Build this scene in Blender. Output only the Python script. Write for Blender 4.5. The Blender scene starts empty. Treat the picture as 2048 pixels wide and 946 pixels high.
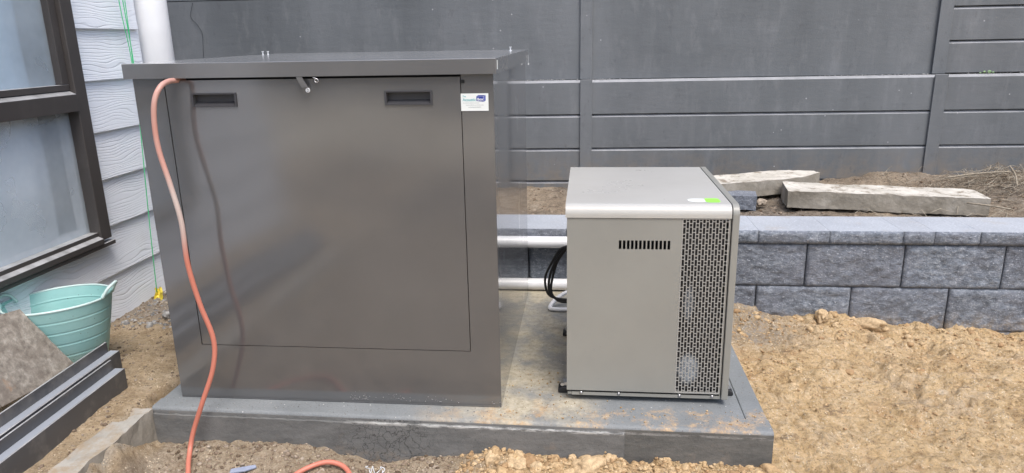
import bpy, bmesh, math, random
import numpy as np
from mathutils import Vector, Matrix
R = math.radians
SC = bpy.context.scene
COL = SC.collection
random.seed(7)

# ------------------------------------------------------------------ camera, sky, sun, exposure
cam_data = bpy.data.cameras.new('camera')
cam = bpy.data.objects.new('camera', cam_data)
COL.objects.link(cam)
cam_data.sensor_width = 36.0
cam_data.lens = 1426.0 / 2048 * 36.0
cam_data.clip_start = 0.02
cam_data.clip_end = 500
cam.matrix_world = (Matrix.Translation((0, 0, 1.13)) @ Matrix.Rotation(R(6.17), 4, 'Z')
                    @ Matrix.Rotation(R(90 - 15.51), 4, 'X') @ Matrix.Rotation(R(-1.13), 4, 'Z'))
SC.camera = cam

SUN_EL, SUN_AZ = 64.0, 150.0           # azimuth clockwise from +Y (north)
world = bpy.data.worlds.new('World')
SC.world = world
world.use_nodes = True
wn = world.node_tree
for n in list(wn.nodes):
    wn.nodes.remove(n)
wo = wn.nodes.new('ShaderNodeOutputWorld')
wb = wn.nodes.new('ShaderNodeBackground')
sk = wn.nodes.new('ShaderNodeTexSky')
sk.sky_type = 'NISHITA'
sk.sun_disc = False
sk.sun_elevation = R(SUN_EL)
sk.sun_rotation = R(SUN_AZ)
sk.air_density = 1.0
sk.dust_density = 4.0
sk.ozone_density = 1.0
wb.inputs['Strength'].default_value = 0.15
# thin cloud: the blue of the clear sky is greyed evenly all over the dome
hs = wn.nodes.new('ShaderNodeHueSaturation')
hs.inputs['Saturation'].default_value = 1.0
wn.links.new(sk.outputs[0], hs.inputs['Color'])
wn.links.new(hs.outputs[0], wb.inputs[0])
wn.links.new(wb.outputs[0], wo.inputs[0])

sl = bpy.data.lights.new('sun', 'SUN')
sl.energy = 1.4
sl.angle = R(26)
sl.color = (1.0, 0.98, 0.95)
so = bpy.data.objects.new('sun', sl)
COL.objects.link(so)
sd = Vector((math.sin(R(SUN_AZ)) * math.cos(R(SUN_EL)), math.cos(R(SUN_AZ)) * math.cos(R(SUN_EL)), math.sin(R(SUN_EL))))
so.rotation_euler = sd.to_track_quat('Z', 'Y').to_euler()
so.location = sd * 20

SC.view_settings.view_transform = 'Standard'
SC.view_settings.look = 'None'
SC.view_settings.gamma = 1.0
SC.view_settings.exposure = 0.62
SC.render.engine = 'CYCLES'

# ------------------------------------------------------------------ helpers
def tag(o, label=None, cat=None, group=None, kind=None):
    if label: o['label'] = label
    if cat: o['category'] = cat
    if group: o['group'] = group
    if kind: o['kind'] = kind
    return o

def thing(name, label, cat, loc=(0, 0, 0), group=None):
    o = bpy.data.objects.new(name, None)
    o.empty_display_size = 0.05
    o.location = loc
    COL.objects.link(o)
    return tag(o, label, cat, group)

class MB:
    def __init__(s):
        s.v = []; s.f = []; s.mi = []; s.m = 0
    def add(s, vs, fs):
        b = len(s.v)
        s.v += [tuple(v) for v in vs]
        s.f += [tuple(i + b for i in f) for f in fs]
        s.mi += [s.m] * len(fs)
        return s
    def box(s, x0, x1, y0, y1, z0, z1):
        return s.add([(x0, y0, z0), (x1, y0, z0), (x1, y1, z0), (x0, y1, z0), (x0, y0, z1), (x1, y0, z1), (x1, y1, z1), (x0, y1, z1)],
                     [(0, 3, 2, 1), (4, 5, 6, 7), (0, 1, 5, 4), (1, 2, 6, 5), (2, 3, 7, 6), (3, 0, 4, 7)])
    def prism(s, prof, a0, a1, axis='x'):
        """prof: list of 2-D points, extruded along axis from a0 to a1 (x: (y,z); y: (x,z); z: (x,y))"""
        def P(a, p):
            return {'x': (a, p[0], p[1]), 'y': (p[0], a, p[1]), 'z': (p[0], p[1], a)}[axis]
        n = len(prof)
        vs = [P(a0, p) for p in prof] + [P(a1, p) for p in prof]
        fs = [(i, (i + 1) % n, (i + 1) % n + n, i + n) for i in range(n)]
        fs += [tuple(range(n))[::-1], tuple(range(n, 2 * n))]
        return s.add(vs, fs)
    def tube(s, pts, r, n=10, cap=True):
        pts = [Vector(p) for p in pts]
        rs = r if isinstance(r, (list, tuple)) else [r] * len(pts)
        vs = []; up = None
        for i, p in enumerate(pts):
            t = (pts[min(i + 1, len(pts) - 1)] - pts[max(i - 1, 0)]).normalized()
            if up is None:
                up = Vector((0, 0, 1)) if abs(t.z) < .9 else Vector((1, 0, 0))
            a = t.cross(up).normalized(); b = a.cross(t).normalized(); up = b
            for k in range(n):
                q = 2 * math.pi * k / n
                vs.append(p + (a * math.cos(q) + b * math.sin(q)) * rs[i])
        fs = []
        for i in range(len(pts) - 1):
            for k in range(n):
                k2 = (k + 1) % n
                fs.append((i * n + k, i * n + k2, (i + 1) * n + k2, (i + 1) * n + k))
        if cap:
            fs.append(tuple(range(n))[::-1]); fs.append(tuple(range((len(pts) - 1) * n, len(pts) * n)))
        return s.add(vs, fs)
    def mesh(s, name, mats, smooth=False):
        me = bpy.data.meshes.new(name)
        me.from_pydata(s.v, [], s.f)
        for m in (mats if isinstance(mats, (list, tuple)) else [mats]):
            me.materials.append(m)
        me.polygons.foreach_set('material_index', s.mi)
        bm = bmesh.new(); bm.from_mesh(me)
        bmesh.ops.recalc_face_normals(bm, faces=bm.faces)
        bm.to_mesh(me); bm.free()
        if smooth:
            me.polygons.foreach_set('use_smooth', [True] * len(me.polygons))
        me.update()
        return me
    def build(s, name, mats, parent=None, smooth=False, bevel=0, seg=2, label=None):
        o = bpy.data.objects.new(name, s.mesh(name, mats, smooth))
        COL.objects.link(o)
        if parent: setp(o, parent)
        if bevel:
            b = o.modifiers.new('bevel', 'BEVEL'); b.width = bevel; b.segments = seg
            b.limit_method = 'ANGLE'; b.angle_limit = R(40)
            for p in o.data.polygons: p.use_smooth = True
            w = o.modifiers.new('wn', 'WEIGHTED_NORMAL'); w.keep_sharp = False; w.weight = 100
        if label: o['label'] = label
        return o

def setp(o, parent):
    """parent keeping the world position (geometry is written in world metres)"""
    o.parent = parent
    t = parent.location.copy()
    if parent.parent: t = t + parent.parent.location
    o.location = o.location - t

def curve(P, n=10):
    P = [Vector(p) for p in P]
    Q = [P[0] * 2 - P[1]] + P + [P[-1] * 2 - P[-2]]
    out = []
    for i in range(1, len(Q) - 2):
        for k in range(n):
            t = k / n
            a, b, c, d = Q[i - 1], Q[i], Q[i + 1], Q[i + 2]
            out.append(0.5 * ((2 * b) + (c - a) * t + (2 * a - 5 * b + 4 * c - d) * t * t + (3 * b - a - 3 * c + d) * t ** 3))
    out.append(P[-1])
    return out

def vn(x, y, seed=0, z=0.0):
    """smooth value noise in -1..1 (numpy)"""
    x = np.asarray(x, float); y = np.asarray(y, float)
    xi = np.floor(x).astype(np.int64); yi = np.floor(y).astype(np.int64)
    fx = x - xi; fy = y - yi
    fx = fx * fx * (3 - 2 * fx); fy = fy * fy * (3 - 2 * fy)
    def h(a, b):
        n = (a * 374761393 + b * 668265263 + seed * 1442695041) & 0xffffffff
        n = ((n ^ (n >> 13)) * 1274126177) & 0xffffffff
        return ((n ^ (n >> 16)) & 0xffff) / 32767.5 - 1
    return (h(xi, yi) * (1 - fx) + h(xi + 1, yi) * fx) * (1 - fy) + (h(xi, yi + 1) * (1 - fx) + h(xi + 1, yi + 1) * fx) * fy

def vn3(x, y, z, seed=0):
    """3-D smooth value noise in -1..1"""
    z = np.asarray(z, float); k = np.floor(z).astype(np.int64); f = z - k; f = f * f * (3 - 2 * f)
    out = 0
    x = np.asarray(x, float); y = np.asarray(y, float)
    for d in (0, 1):
        kk = (k + d) * 57.31
        out = out + vn(x + kk, y - kk * 1.37, seed) * (f if d else 1 - f)
    return out

# ------------------------------------------------------------------ material helpers
class NT:
    def __init__(s, name):
        s.m = bpy.data.materials.new(name); s.m.use_nodes = True
        s.t = s.m.node_tree; s.t.nodes.clear()
        s.out = s.n('ShaderNodeOutputMaterial')
        s.b = s.n('ShaderNodeBsdfPrincipled')
        s.l(s.b.outputs[0], s.out.inputs[0])
        s.g = s.n('ShaderNodeNewGeometry')
        s.pos = s.g.outputs['Position']
    def n(s, t, **k):
        x = s.t.nodes.new(t)
        for a, b in k.items(): setattr(x, a, b)
        return x
    def l(s, a, b): s.t.links.new(a, b)
    def val(s, sock, v):
        if hasattr(v, 'is_linked') or isinstance(v, bpy.types.NodeSocket): s.l(v, sock)
        else: sock.default_value = v
    def mapped(s, scale=(1, 1, 1), rot=(0, 0, 0), src=None):
        m = s.n('ShaderNodeMapping'); m.inputs['Scale'].default_value = scale; m.inputs['Rotation'].default_value = rot
        s.l(src or s.pos, m.inputs[0]); return m.outputs[0]
    def noise(s, scale, detail=4, rough=.6, src=None, dist=0):
        x = s.n('ShaderNodeTexNoise'); x.inputs['Scale'].default_value = scale; x.inputs['Detail'].default_value = detail
        x.inputs['Roughness'].default_value = rough; x.inputs['Distortion'].default_value = dist
        s.l(src or s.pos, x.inputs['Vector']); return x.outputs['Fac']
    def vor(s, scale, feature='F1', src=None, out='Distance'):
        x = s.n('ShaderNodeTexVoronoi'); x.feature = feature; x.inputs['Scale'].default_value = scale
        s.l(src or s.pos, x.inputs['Vector']); return x.outputs[out]
    def ramp(s, fac, stops, interp='LINEAR'):
        r = s.n('ShaderNodeValToRGB'); r.color_ramp.interpolation = interp
        e = r.color_ramp.elements
        while len(e) < len(stops): e.new(0.5)
        for k, (p, c) in zip(e, stops):
            k.position = p; k.color = (c if len(c) == 4 else (*c, 1)) if isinstance(c, (tuple, list)) else (c, c, c, 1)
        s.l(fac, r.inputs[0]); return r.outputs[0]
    def mix(s, f, a, b, mode='MIX'):
        x = s.n('ShaderNodeMix', data_type='RGBA', blend_type=mode)
        s.val(x.inputs[0], f)
        for k, v in ((6, a), (7, b)):
            if isinstance(v, tuple): x.inputs[k].default_value = (*v[:3], 1)
            else: s.l(v, x.inputs[k])
        return x.outputs[2]
    def math(s, op, a, b=0.0, clamp=False):
        x = s.n('ShaderNodeMath', operation=op, use_clamp=clamp)
        s.val(x.inputs[0], a); s.val(x.inputs[1], b); return x.outputs[0]
    def sep(s):
        if not hasattr(s, '_sep'):
            s._sep = s.n('ShaderNodeSeparateXYZ'); s.l(s.pos, s._sep.inputs[0])
        return s._sep.outputs
    def step(s, v, a, b):
        x = s.n('ShaderNodeMapRange', interpolation_type='SMOOTHSTEP')
        s.l(v, x.inputs['Value']); x.inputs['From Min'].default_value = a; x.inputs['From Max'].default_value = b
        return x.outputs[0]
    def bump(s, h, strength=.3, dist=.01, prev=None):
        x = s.n('ShaderNodeBump'); x.inputs['Strength'].default_value = strength; x.inputs['Distance'].default_value = dist
        s.l(h, x.inputs['Height'])
        if prev: s.l(prev, x.inputs['Normal'])
        s.l(x.outputs[0], s.b.inputs['Normal']); return x.outputs[0]
    def set(s, **k):
        for a, v in k.items():
            i = s.b.inputs[a.replace('_', ' ')]
            if isinstance(v, tuple): i.default_value = (*v[:3], 1)
            else: s.val(i, v)
        return s

def plain(name, col, rough=.5, var=.12, nscale=18, bump=0, bscale=200, metal=0.0, spec=.5):
    t = NT(name)
    f = t.noise(nscale, 5)
    c = t.mix(t.ramp(f, [(.3, 0.0), (.7, 1.0)]), tuple(x * (1 - var) for x in col), tuple(min(1, x * (1 + var)) for x in col))
    t.set(Base_Color=c, Roughness=rough, Metallic=metal, Specular_IOR_Level=spec)
    if bump: t.bump(t.noise(bscale, 3), bump, .002)
    return t.m

# ------------------------------------------------------------------ materials
def mat_soil(name, dark=False):
    t = NT(name); X, Y, Z = t.sep()
    big = t.noise(1.6, 5, .6); mid = t.noise(9, 7, .7, dist=.15); fine = t.noise(60, 7, .8); grit = t.noise(135, 4, .75)
    fl = t.noise(30, 8, .8, t.mapped((.8, 1.25, 1)), .25)
    ochre = t.ramp(t.math('ADD', t.math('MULTIPLY', fl, .6), t.math('MULTIPLY', mid, .4)), [(.30, (.22, .135, .07)), (.40, (.46, .315, .165)), (.47, (.66, .475, .26)), (.56, (.78, .59, .36)), (.67, (.90, .75, .53))])
    z1 = t.noise(3.1, 6, .7)
    ochre = t.mix(t.ramp(z1, [(.54, 0.), (.66, .55)]), ochre, t.mix(fine, (.42, .33, .235), (.74, .64, .51)))     # greyer silt patches
    ochre = t.mix(t.ramp(z1, [(.34, .5), (.46, 0.)]), ochre, t.mix(fine, (.50, .33, .15), (.92, .72, .42)))      # yellower clay patches
    cre = t.noise(13, 7, .75, t.mapped((.5, 1.5, 1)))
    ochre = t.mix(t.ramp(cre, [(.59, 0.), (.65, .75)]), ochre, t.mix(grit, (.13, .085, .055), (.34, .25, .17)))      # crevice shade painted in as dark streaks
    ochre = t.mix(t.ramp(t.noise(6, 7, .8, t.mapped((.6, 1.3, 1), (0, 0, .8))), [(.60, 0.), (.68, .6)]), ochre, (.86, .76, .60))
    rust = t.mix(t.ramp(t.noise(4.5, 4, .6), [(.55, 0.), (.68, .65)]), ochre, (.50, .285, .125))
    brown = t.ramp(mid, [(.28, (.22, .155, .10)), (.42, (.40, .305, .20)), (.56, (.56, .445, .31)), (.72, (.72, .61, .46))])
    grey = t.ramp(fine, [(.3, (.17, .155, .14)), (.6, (.33, .31, .285)), (.75, (.5, .48, .45))])
    yard = t.math('SUBTRACT', 1.0, t.step(Y, -1.5, .5))
    patch = t.ramp(t.noise(.55, 3, .6), [(.42, 0.), (.58, 1.)])
    if dark:
        col = t.mix(t.ramp(big, [(.4, 0.), (.62, 1.)]), t.ramp(mid, [(.3, (.12, .098, .078)), (.5, (.22, .183, .145)), (.7, (.36, .31, .255))]), t.mix(.45, brown, (.20, .175, .15)))
    else:
        left = t.math('SUBTRACT', 1.0, t.step(X, -1.42, -1.05))      # grey-brown soil by the house, ochre clay to the right
        lm = t.math('MULTIPLY', left, t.math('ADD', t.ramp(big, [(.3, .55), (.65, 1.)]), 0.0))
        col = t.mix(lm, rust, brown)
        kb = t.math('MULTIPLY', t.step(X, -1.52, -1.44), t.math('SUBTRACT', 1.0, t.step(X, -1.39, -1.37)))
        kb = t.math('MULTIPLY', kb, t.math('SUBTRACT', 1.0, t.step(Y, 1.85, 1.98)))
        col = t.mix(t.math('MULTIPLY', kb, t.ramp(mid, [(.40, .0), (.6, .7)])), col, t.mix(fine, (.42, .38, .32), (.64, .60, .52)))
        # the strip just in front of the pad is darker, gritty, dug ground
        tr = t.math('MULTIPLY', t.math('SUBTRACT', 1.0, t.step(X, -.45, -.12)), t.math('SUBTRACT', 1.0, t.step(Y, 1.94, 1.99)))
        tr = t.math('MULTIPLY', tr, t.step(X, -1.39, -1.34))
        col = t.mix(t.math('MULTIPLY', tr, .8), col, t.mix(.5, brown, grey))
        gw = t.math('MULTIPLY', t.step(Y, 2.55, 2.8), left)
        col = t.mix(t.math('MULTIPLY', gw, .75), col, grey)
        pale_band = t.math('MULTIPLY', t.step(Y, -10.0, -7.0), t.math('SUBTRACT', 1.0, t.step(Y, -4.2, -2.6)))
        col = t.mix(t.math('MULTIPLY', yard, t.math('MULTIPLY', patch, .8)), col, (.12, .095, .075))
        col = t.mix(t.math('MULTIPLY', pale_band, t.ramp(t.noise(.7, 3), [(.38, .2), (.55, 1.)])), col, (.80, .72, .56))     # pale band added to the unseen yard to brighten the door's reflection
            # dark patches added behind the camera to vary the mirrored yard
        # grey mortar dust along the block wall
        gd = t.math('MULTIPLY', t.math('SUBTRACT', 1.0, t.step(X, .75, 1.1)), t.math('MULTIPLY', t.step(Y, 2.75, 2.95), t.step(X, .3, .5)))
        col = t.mix(t.math('MULTIPLY', gd, t.ramp(fine, [(.4, .3), (.6, .95)])), col, grey)
    col = t.mix(t.ramp(fine, [(.30, .7), (.50, 0.)]), col, (.14, .085, .05) if not dark else (.04, .03, .022))
    col = t.mix(t.ramp(grit, [(.56, 0.), (.66, .6)]), col, (.72, .62, .48) if not dark else (.42, .37, .3))
    col = t.mix(t.ramp(t.noise(115, 4, .75, t.mapped((1, 1, 1), (0, 0, 1.1))), [(.34, .7), (.42, 0.)]), col, (.17, .105, .06) if not dark else (.05, .04, .03))
    sp2 = t.vor(120); pr = t.noise(21, 3, .6)
    col = t.mix(t.math('MULTIPLY', t.ramp(sp2, [(.20, 1.), (.34, 0.)]), t.ramp(pr, [(.56, 0.), (.64, .7)])), col, (.20, .125, .07) if not dark else (.04, .03, .025))
    col = t.mix(t.math('MULTIPLY', t.ramp(sp2, [(.22, 1.), (.36, 0.)]), t.ramp(pr, [(.40, .8), (.47, 0.)])), col, (.92, .80, .60) if not dark else (.45, .40, .34))
    spk = t.vor(48)
    col = t.mix(t.math('MULTIPLY', t.ramp(spk, [(.10, 1.), (.2, 0.)]), t.ramp(t.noise(3.3), [(.45, 0.), (.6, .5)])), col, (.3, .29, .3))
    t.set(Base_Color=col, Roughness=.96, Specular_IOR_Level=.15)
    h = t.math('ADD', t.math('MULTIPLY', fine, .7), t.math('MULTIPLY', grit, .5))
    h = t.math('ADD', h, t.math('MULTIPLY', mid, 1.2)); fb = t.noise(30, 8, .8, t.mapped((.8, 1.25, 1)), .25)
    h = t.math('ADD', h, t.math('MULTIPLY', fb, 1.6))
    t.bump(h, .9, .015)
    return t.m

def mat_clod(name, a, b, c):
    t = NT(name)
    rnd = t.g.outputs['Random Per Island']
    col = t.ramp(rnd, [(0., a), (.5, b), (1., c)])
    f = t.noise(90, 5, .7)
    col = t.mix(t.ramp(f, [(.3, .6), (.6, 0.)]), col, tuple(x * .35 for x in a))
    t.set(Base_Color=col, Roughness=.95, Specular_IOR_Level=.15)
    t.bump(t.noise(220, 4, .7), .7, .004)
    return t.m

def mat_metal(name, col, rough, coat=0., coat_r=.1, wav=.0, spec=.5, metal=0., cior=1.5, dust=.05, top=0.):
    """sheet metal: powder coat with the faint oil-canning of thin sheet"""
    t = NT(name)
    d = t.noise(3.0, 4)
    c = t.mix(t.ramp(d, [(.3, 0.), (.7, 1.)]), tuple(x * .93 for x in col), tuple(x * 1.07 for x in col))
    dst = t.ramp(t.noise(7, 6, .7), [(.5, 0.), (.75, dust)])
    c = t.mix(dst, c, (.32, .30, .27))
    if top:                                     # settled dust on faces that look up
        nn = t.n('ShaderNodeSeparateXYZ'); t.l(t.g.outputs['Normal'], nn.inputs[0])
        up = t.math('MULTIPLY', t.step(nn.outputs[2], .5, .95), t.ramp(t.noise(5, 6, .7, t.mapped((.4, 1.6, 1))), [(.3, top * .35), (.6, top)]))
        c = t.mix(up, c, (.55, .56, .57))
    t.set(Base_Color=c, Metallic=metal, Specular_IOR_Level=spec)
    t.set(Roughness=t.ramp(t.noise(5, 5), [(.3, rough * .85), (.7, rough * 1.2)]))
    if coat:
        t.set(Coat_Weight=coat, Coat_Roughness=coat_r, Coat_IOR=cior)
    if wav:
        n = t.n('ShaderNodeBump'); n.inputs['Strength'].default_value = wav; n.inputs['Distance'].default_value = .05
        t.l(t.noise(2.6, 1, .3), n.inputs['Height'])
        t.l(n.outputs[0], t.b.inputs['Normal']); t.l(n.outputs[0], t.b.inputs['Coat Normal'])
    return t.m

def mat_render(name):
    t = NT(name)
    s = t.mapped((1, 1, .22)); f = t.noise(2.2, 6, .6, s); g = t.noise(14, 5, .65, t.mapped((1, 1, .35)))
    col = t.ramp(f, [(.3, (.108, .119, .128)), (.5, (.138, .151, .162)), (.7, (.175, .189, .202))])
    oi = t.n('ShaderNodeObjectInfo')
    col = t.mix(t.math('MULTIPLY', oi.outputs['Random'], .22), col, (.105, .11, .115))
    col = t.mix(t.ramp(g, [(.53, 0.), (.70, .35)]), col, (.23, .24, .252))
    col = t.mix(t.ramp(t.noise(1.1, 5, .65), [(.5, 0.), (.7, .45)]), col, (.20, .21, .222))
    drip = t.ramp(t.noise(9, 4, .6, t.mapped((1, 1, .07))), [(.60, 0.), (.72, .15)])
    col = t.mix(drip, col, (.27, .28, .29))
    zz = t.sep()[2]; dirt = t.math('MULTIPLY', t.math('SUBTRACT', 1.0, t.step(zz, .24, .52)), t.ramp(t.noise(12, 6, .75), [(.40, 0.), (.62, .75)]))
    col = t.mix(dirt, col, (.22, .19, .155))
    col = t.mix(t.ramp(t.noise(26, 5, .7, t.mapped((1, 1, .5))), [(.30, .3), (.40, 0.)]), col, (.075, .075, .08))
    sp = t.vor(9); col = t.mix(t.ramp(sp, [(.028, .8), (.045, 0.)]), col, (.45, .45, .47))
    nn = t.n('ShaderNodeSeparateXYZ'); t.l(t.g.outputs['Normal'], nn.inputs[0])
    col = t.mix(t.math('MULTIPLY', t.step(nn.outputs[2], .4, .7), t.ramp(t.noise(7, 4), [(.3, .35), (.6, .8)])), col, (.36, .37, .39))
    t.set(Base_Color=col, Roughness=.62, Specular_IOR_Level=.4)
    t.bump(t.math('ADD', t.noise(30, 5, .6, t.mapped((.35, 1, 1))), t.math('MULTIPLY', t.noise(160, 3), .4)), .25, .006)
    return t.m

def mat_block(name, top=False):
    t = NT(name)
    s = t.mapped((.62, 1, 1)); f = t.noise(62, 7, .78, s); g = t.noise(5, 4, .6); h = t.noise(150, 3, .75, s)
    if top:
        col = t.ramp(g, [(.3, (.35, .38, .425)), (.7, (.44, .475, .52))])
        col = t.mix(t.ramp(h, [(.35, .45), (.5, 0.)]), col, (.25, .26, .3))
        col = t.mix(t.ramp(t.noise(8, 5, .7), [(.56, 0.), (.7, .4)]), col, (.38, .33, .27))
        st = .25
    else:
        col = t.ramp(f, [(.30, (.075, .09, .113)), (.43, (.17, .20, .238)), (.55, (.285, .32, .368)), (.68, (.51, .56, .62))])
        col = t.mix(t.ramp(g, [(.35, .0), (.7, .30)]), col, (.34, .36, .43))
        col = t.mix(t.ramp(t.noise(3.2, 3, .6), [(.45, .0), (.65, .35)]), col, (.13, .13, .15))
        st = 1.0
    oi = t.n('ShaderNodeObjectInfo')
    col = t.mix(t.math('MULTIPLY', oi.outputs['Random'], .30), col, (.16, .165, .185) if not top else (.33, .34, .36))
    if not top:
        lowd = t.math('MULTIPLY', t.math('SUBTRACT', 1.0, t.step(t.sep()[2], -.17, -.06)), t.ramp(t.noise(16, 6, .75), [(.42, 0.), (.6, .7)]))
        col = t.mix(lowd, col, (.40, .32, .22))
    col = t.mix(t.ramp(h, [(.60, 0.), (.67, .75)]), col, (.66, .69, .76))
    t.set(Base_Color=col, Roughness=.9, Specular_IOR_Level=.25)
    t.bump(t.math('ADD', f, t.math('MULTIPLY', h, .5)), st, .012 if not top else .004)
    return t.m

def mat_pad(name, front=False):
    t = NT(name); X, Y, Z = t.sep()
    g = t.noise(5, 5, .6); f = t.noise(45, 6, .7); h = t.noise(170, 3)
    if front:
        s = t.mapped((.4, 1, 1)); g2 = t.noise(20, 8, .75, s)
        col = t.ramp(g2, [(.3, (.115, .117, .114)), (.5, (.158, .16, .156)), (.72, (.21, .21, .204))])
        wv = t.n('ShaderNodeVectorMath', operation='MULTIPLY_ADD'); nz_ = t.n('ShaderNodeTexNoise'); nz_.inputs['Scale'].default_value = 22; nz_.inputs['Detail'].default_value = 5; t.l(t.pos, nz_.inputs['Vector']); t.l(nz_.outputs['Color'], wv.inputs[0]); wv.inputs[1].default_value = (.09, .09, .09); t.l(t.pos, wv.inputs[2])
        crk = t.vor(34, 'DISTANCE_TO_EDGE', wv.outputs[0])
        mask = t.ramp(t.noise(2.3, 3), [(.46, 0.), (.6, 1.)])
        # the craze of fine cracks round x = -0.63
        d = t.math('ABSOLUTE', t.math('ADD', X, .62)); near = t.math('SUBTRACT', 1.0, t.step(d, .05, .22))
        col = t.mix(t.math('MULTIPLY', t.ramp(crk, [(.0, 1.), (.05, 0.)]), t.math('MAXIMUM', t.math('MULTIPLY', mask, .25), t.math('MULTIPLY', near, .9))), col, (.03, .03, .03))
        rim = t.math('MULTIPLY', t.step(Z, -.0275, -.024), t.math('SUBTRACT', 1.0, t.step(Z, -.019, -.017)))
        col = t.mix(t.math('MULTIPLY', t.math('MULTIPLY', rim, t.step(X, -.85, -.6)), t.ramp(t.noise(60, 4, .7, t.mapped((.3, 1, 1))), [(.42, 0.), (.55, .75)])), col, (.5, .5, .48))
        col = t.mix(t.math('MULTIPLY', t.step(X, .118, .124), .55), col, t.ramp(g2, [(.3, (.060, .060, .055)), (.7, (.15, .14, .12))]))
        low = t.math('SUBTRACT', 1.0, t.step(Z, -.15, -.09))
        col = t.mix(t.math('MULTIPLY', low, t.ramp(f, [(.45, 0.), (.65, .6)])), col, (.27, .22, .165))
        col = t.mix(t.ramp(t.noise(8, 5, .7), [(.62, 0.), (.75, .35)]), col, (.30, .22, .15))
        t.set(Base_Color=col, Roughness=.85, Specular_IOR_Level=.3)
        t.bump(t.math('ADD', t.math('MULTIPLY', f, .8), t.math('MULTIPLY', g2, 1.0)), .5, .007)
        pit = t.vor(95); col2 = t.mix(t.ramp(pit, [(.07, .8), (.12, 0.)]), col, (.035, .035, .033)); t.set(Base_Color=col2)
    else:
        col = t.ramp(g, [(.3, (.175, .19, .197)), (.7, (.24, .257, .265))])
        col = t.mix(t.ramp(h, [(.4, .3), (.55, 0.)]), col, (.13, .14, .15))
        # dust and clay trodden over the bay between the two cabinets
        bay = t.math('MULTIPLY', t.step(X, -.60, -.22), t.math('SUBTRACT', 1.0, t.step(X, -.07, .10)))
        bay = t.math('MULTIPLY', bay, t.ramp(t.noise(6, 5, .65), [(.36, .12), (.60, .92)]))
        clay = t.ramp(f, [(.3, (.29, .25, .175)), (.5, (.46, .41, .305)), (.7, (.58, .53, .42))])
        col = t.mix(bay, col, clay)
        fr = t.math('SUBTRACT', 1.0, t.step(Y, 1.98, 2.14))
        och = t.math('MULTIPLY', t.math('ADD', t.math('MULTIPLY', fr, .14), .0), 1.0)
        och = t.step(t.math('ADD', t.noise(9, 8, .8), och), .60, .76)
        och = t.math('MULTIPLY', och, t.step(X, -.60, -.2))
        col = t.mix(t.math('MULTIPLY', och, t.ramp(h, [(.35, .4), (.55, .95)])), col, t.ramp(f, [(.3, (.32, .20, .105)), (.6, (.56, .40, .23))]))
        col = t.mix(t.ramp(t.vor(60), [(.09, .8), (.15, 0.)]), col, t.ramp(t.noise(33), [(.45, (.1, .085, .07)), (.55, (.66, .66, .64))], 'CONSTANT'))
        t.set(Base_Color=col, Roughness=.62, Specular_IOR_Level=.45)
        t.bump(t.math('ADD', f, h), .3, .004)
    return t.m

def mat_siding(name):
    t = NT(name)
    # embossed cedar grain: thin wavy lines running along each board, bending round knots
    s = t.mapped((1, .26, 1))
    w = t.n('ShaderNodeTexWave', wave_type='BANDS', bands_direction='Z', wave_profile='SAW')
    w.inputs['Scale'].default_value = 24; w.inputs['Distortion'].default_value = 20; w.inputs['Detail'].default_value = 1.0
    w.inputs['Detail Scale'].default_value = .62; w.inputs['Detail Roughness'].default_value = .3
    t.l(s, w.inputs['Vector'])
    line = t.ramp(w.outputs['Fac'], [(.0, 0.), (.16, 1.), (.8, .9), (1., .3)])
    fade = t.ramp(t.noise(9, 3, .5, t.mapped((1, .4, 1))), [(.3, .25), (.6, 1.)])
    col = t.mix(t.ramp(t.noise(3), [(.3, 0.), (.7, 1.)]), (.80, .85, .92), (.86, .90, .95))
    col = t.mix(t.math('MULTIPLY', t.math('MULTIPLY', t.math('SUBTRACT', 1.0, line), fade), .22), col, (.36, .36, .39))
    col = t.mix(t.ramp(t.noise(5, 5, .6), [(.55, 0.), (.8, .25)]), col, (.46, .42, .40))
    t.set(Base_Color=col, Roughness=.6, Specular_IOR_Level=.35)
    t.bump(t.math('MULTIPLY', line, fade), .55, .003)
    return t.m

def mat_oldcon(name, light=True):
    t = NT(name); N = t.n('ShaderNodeSeparateXYZ'); t.l(t.g.outputs['Normal'], N.inputs[0])
    f = t.noise(40, 6, .7); g = t.noise(7, 6, .7)
    if light:
        k_ = .66 if name == 'dirty_edging' else 1.0
        col = t.ramp(g, [(.3, (.42 * k_, .40 * k_, .35 * k_)), (.55, (.60 * k_, .575 * k_, .52 * k_)), (.75, (.70 * k_, .675 * k_, .62 * k_))])
        col = t.mix(t.ramp(t.noise(13, 6, .75), [(.52 if k_ == 1 else .44, 0.), (.62, .85)]), col, (.20, .165, .12) if k_ == 1 else (.33, .255, .17))
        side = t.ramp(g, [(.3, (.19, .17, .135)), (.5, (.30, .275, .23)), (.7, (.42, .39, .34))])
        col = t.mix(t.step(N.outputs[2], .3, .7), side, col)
    else:
        col = t.ramp(f, [(.3, (.16, .14, .12)), (.5, (.29, .262, .225)), (.7, (.46, .425, .375))])
        col = t.mix(t.ramp(g, [(.35, .55), (.5, 0.)]), col, (.18, .15, .125))
        col = t.mix(t.ramp(t.noise(8, 5, .6, dist=.5), [(.63, 0.), (.72, .8)]), col, (.36, .215, .12))
    t.set(Base_Color=col, Roughness=.92, Specular_IOR_Level=.2)
    t.bump(t.math('ADD', f, g), .6, .006)
    return t.m

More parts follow.
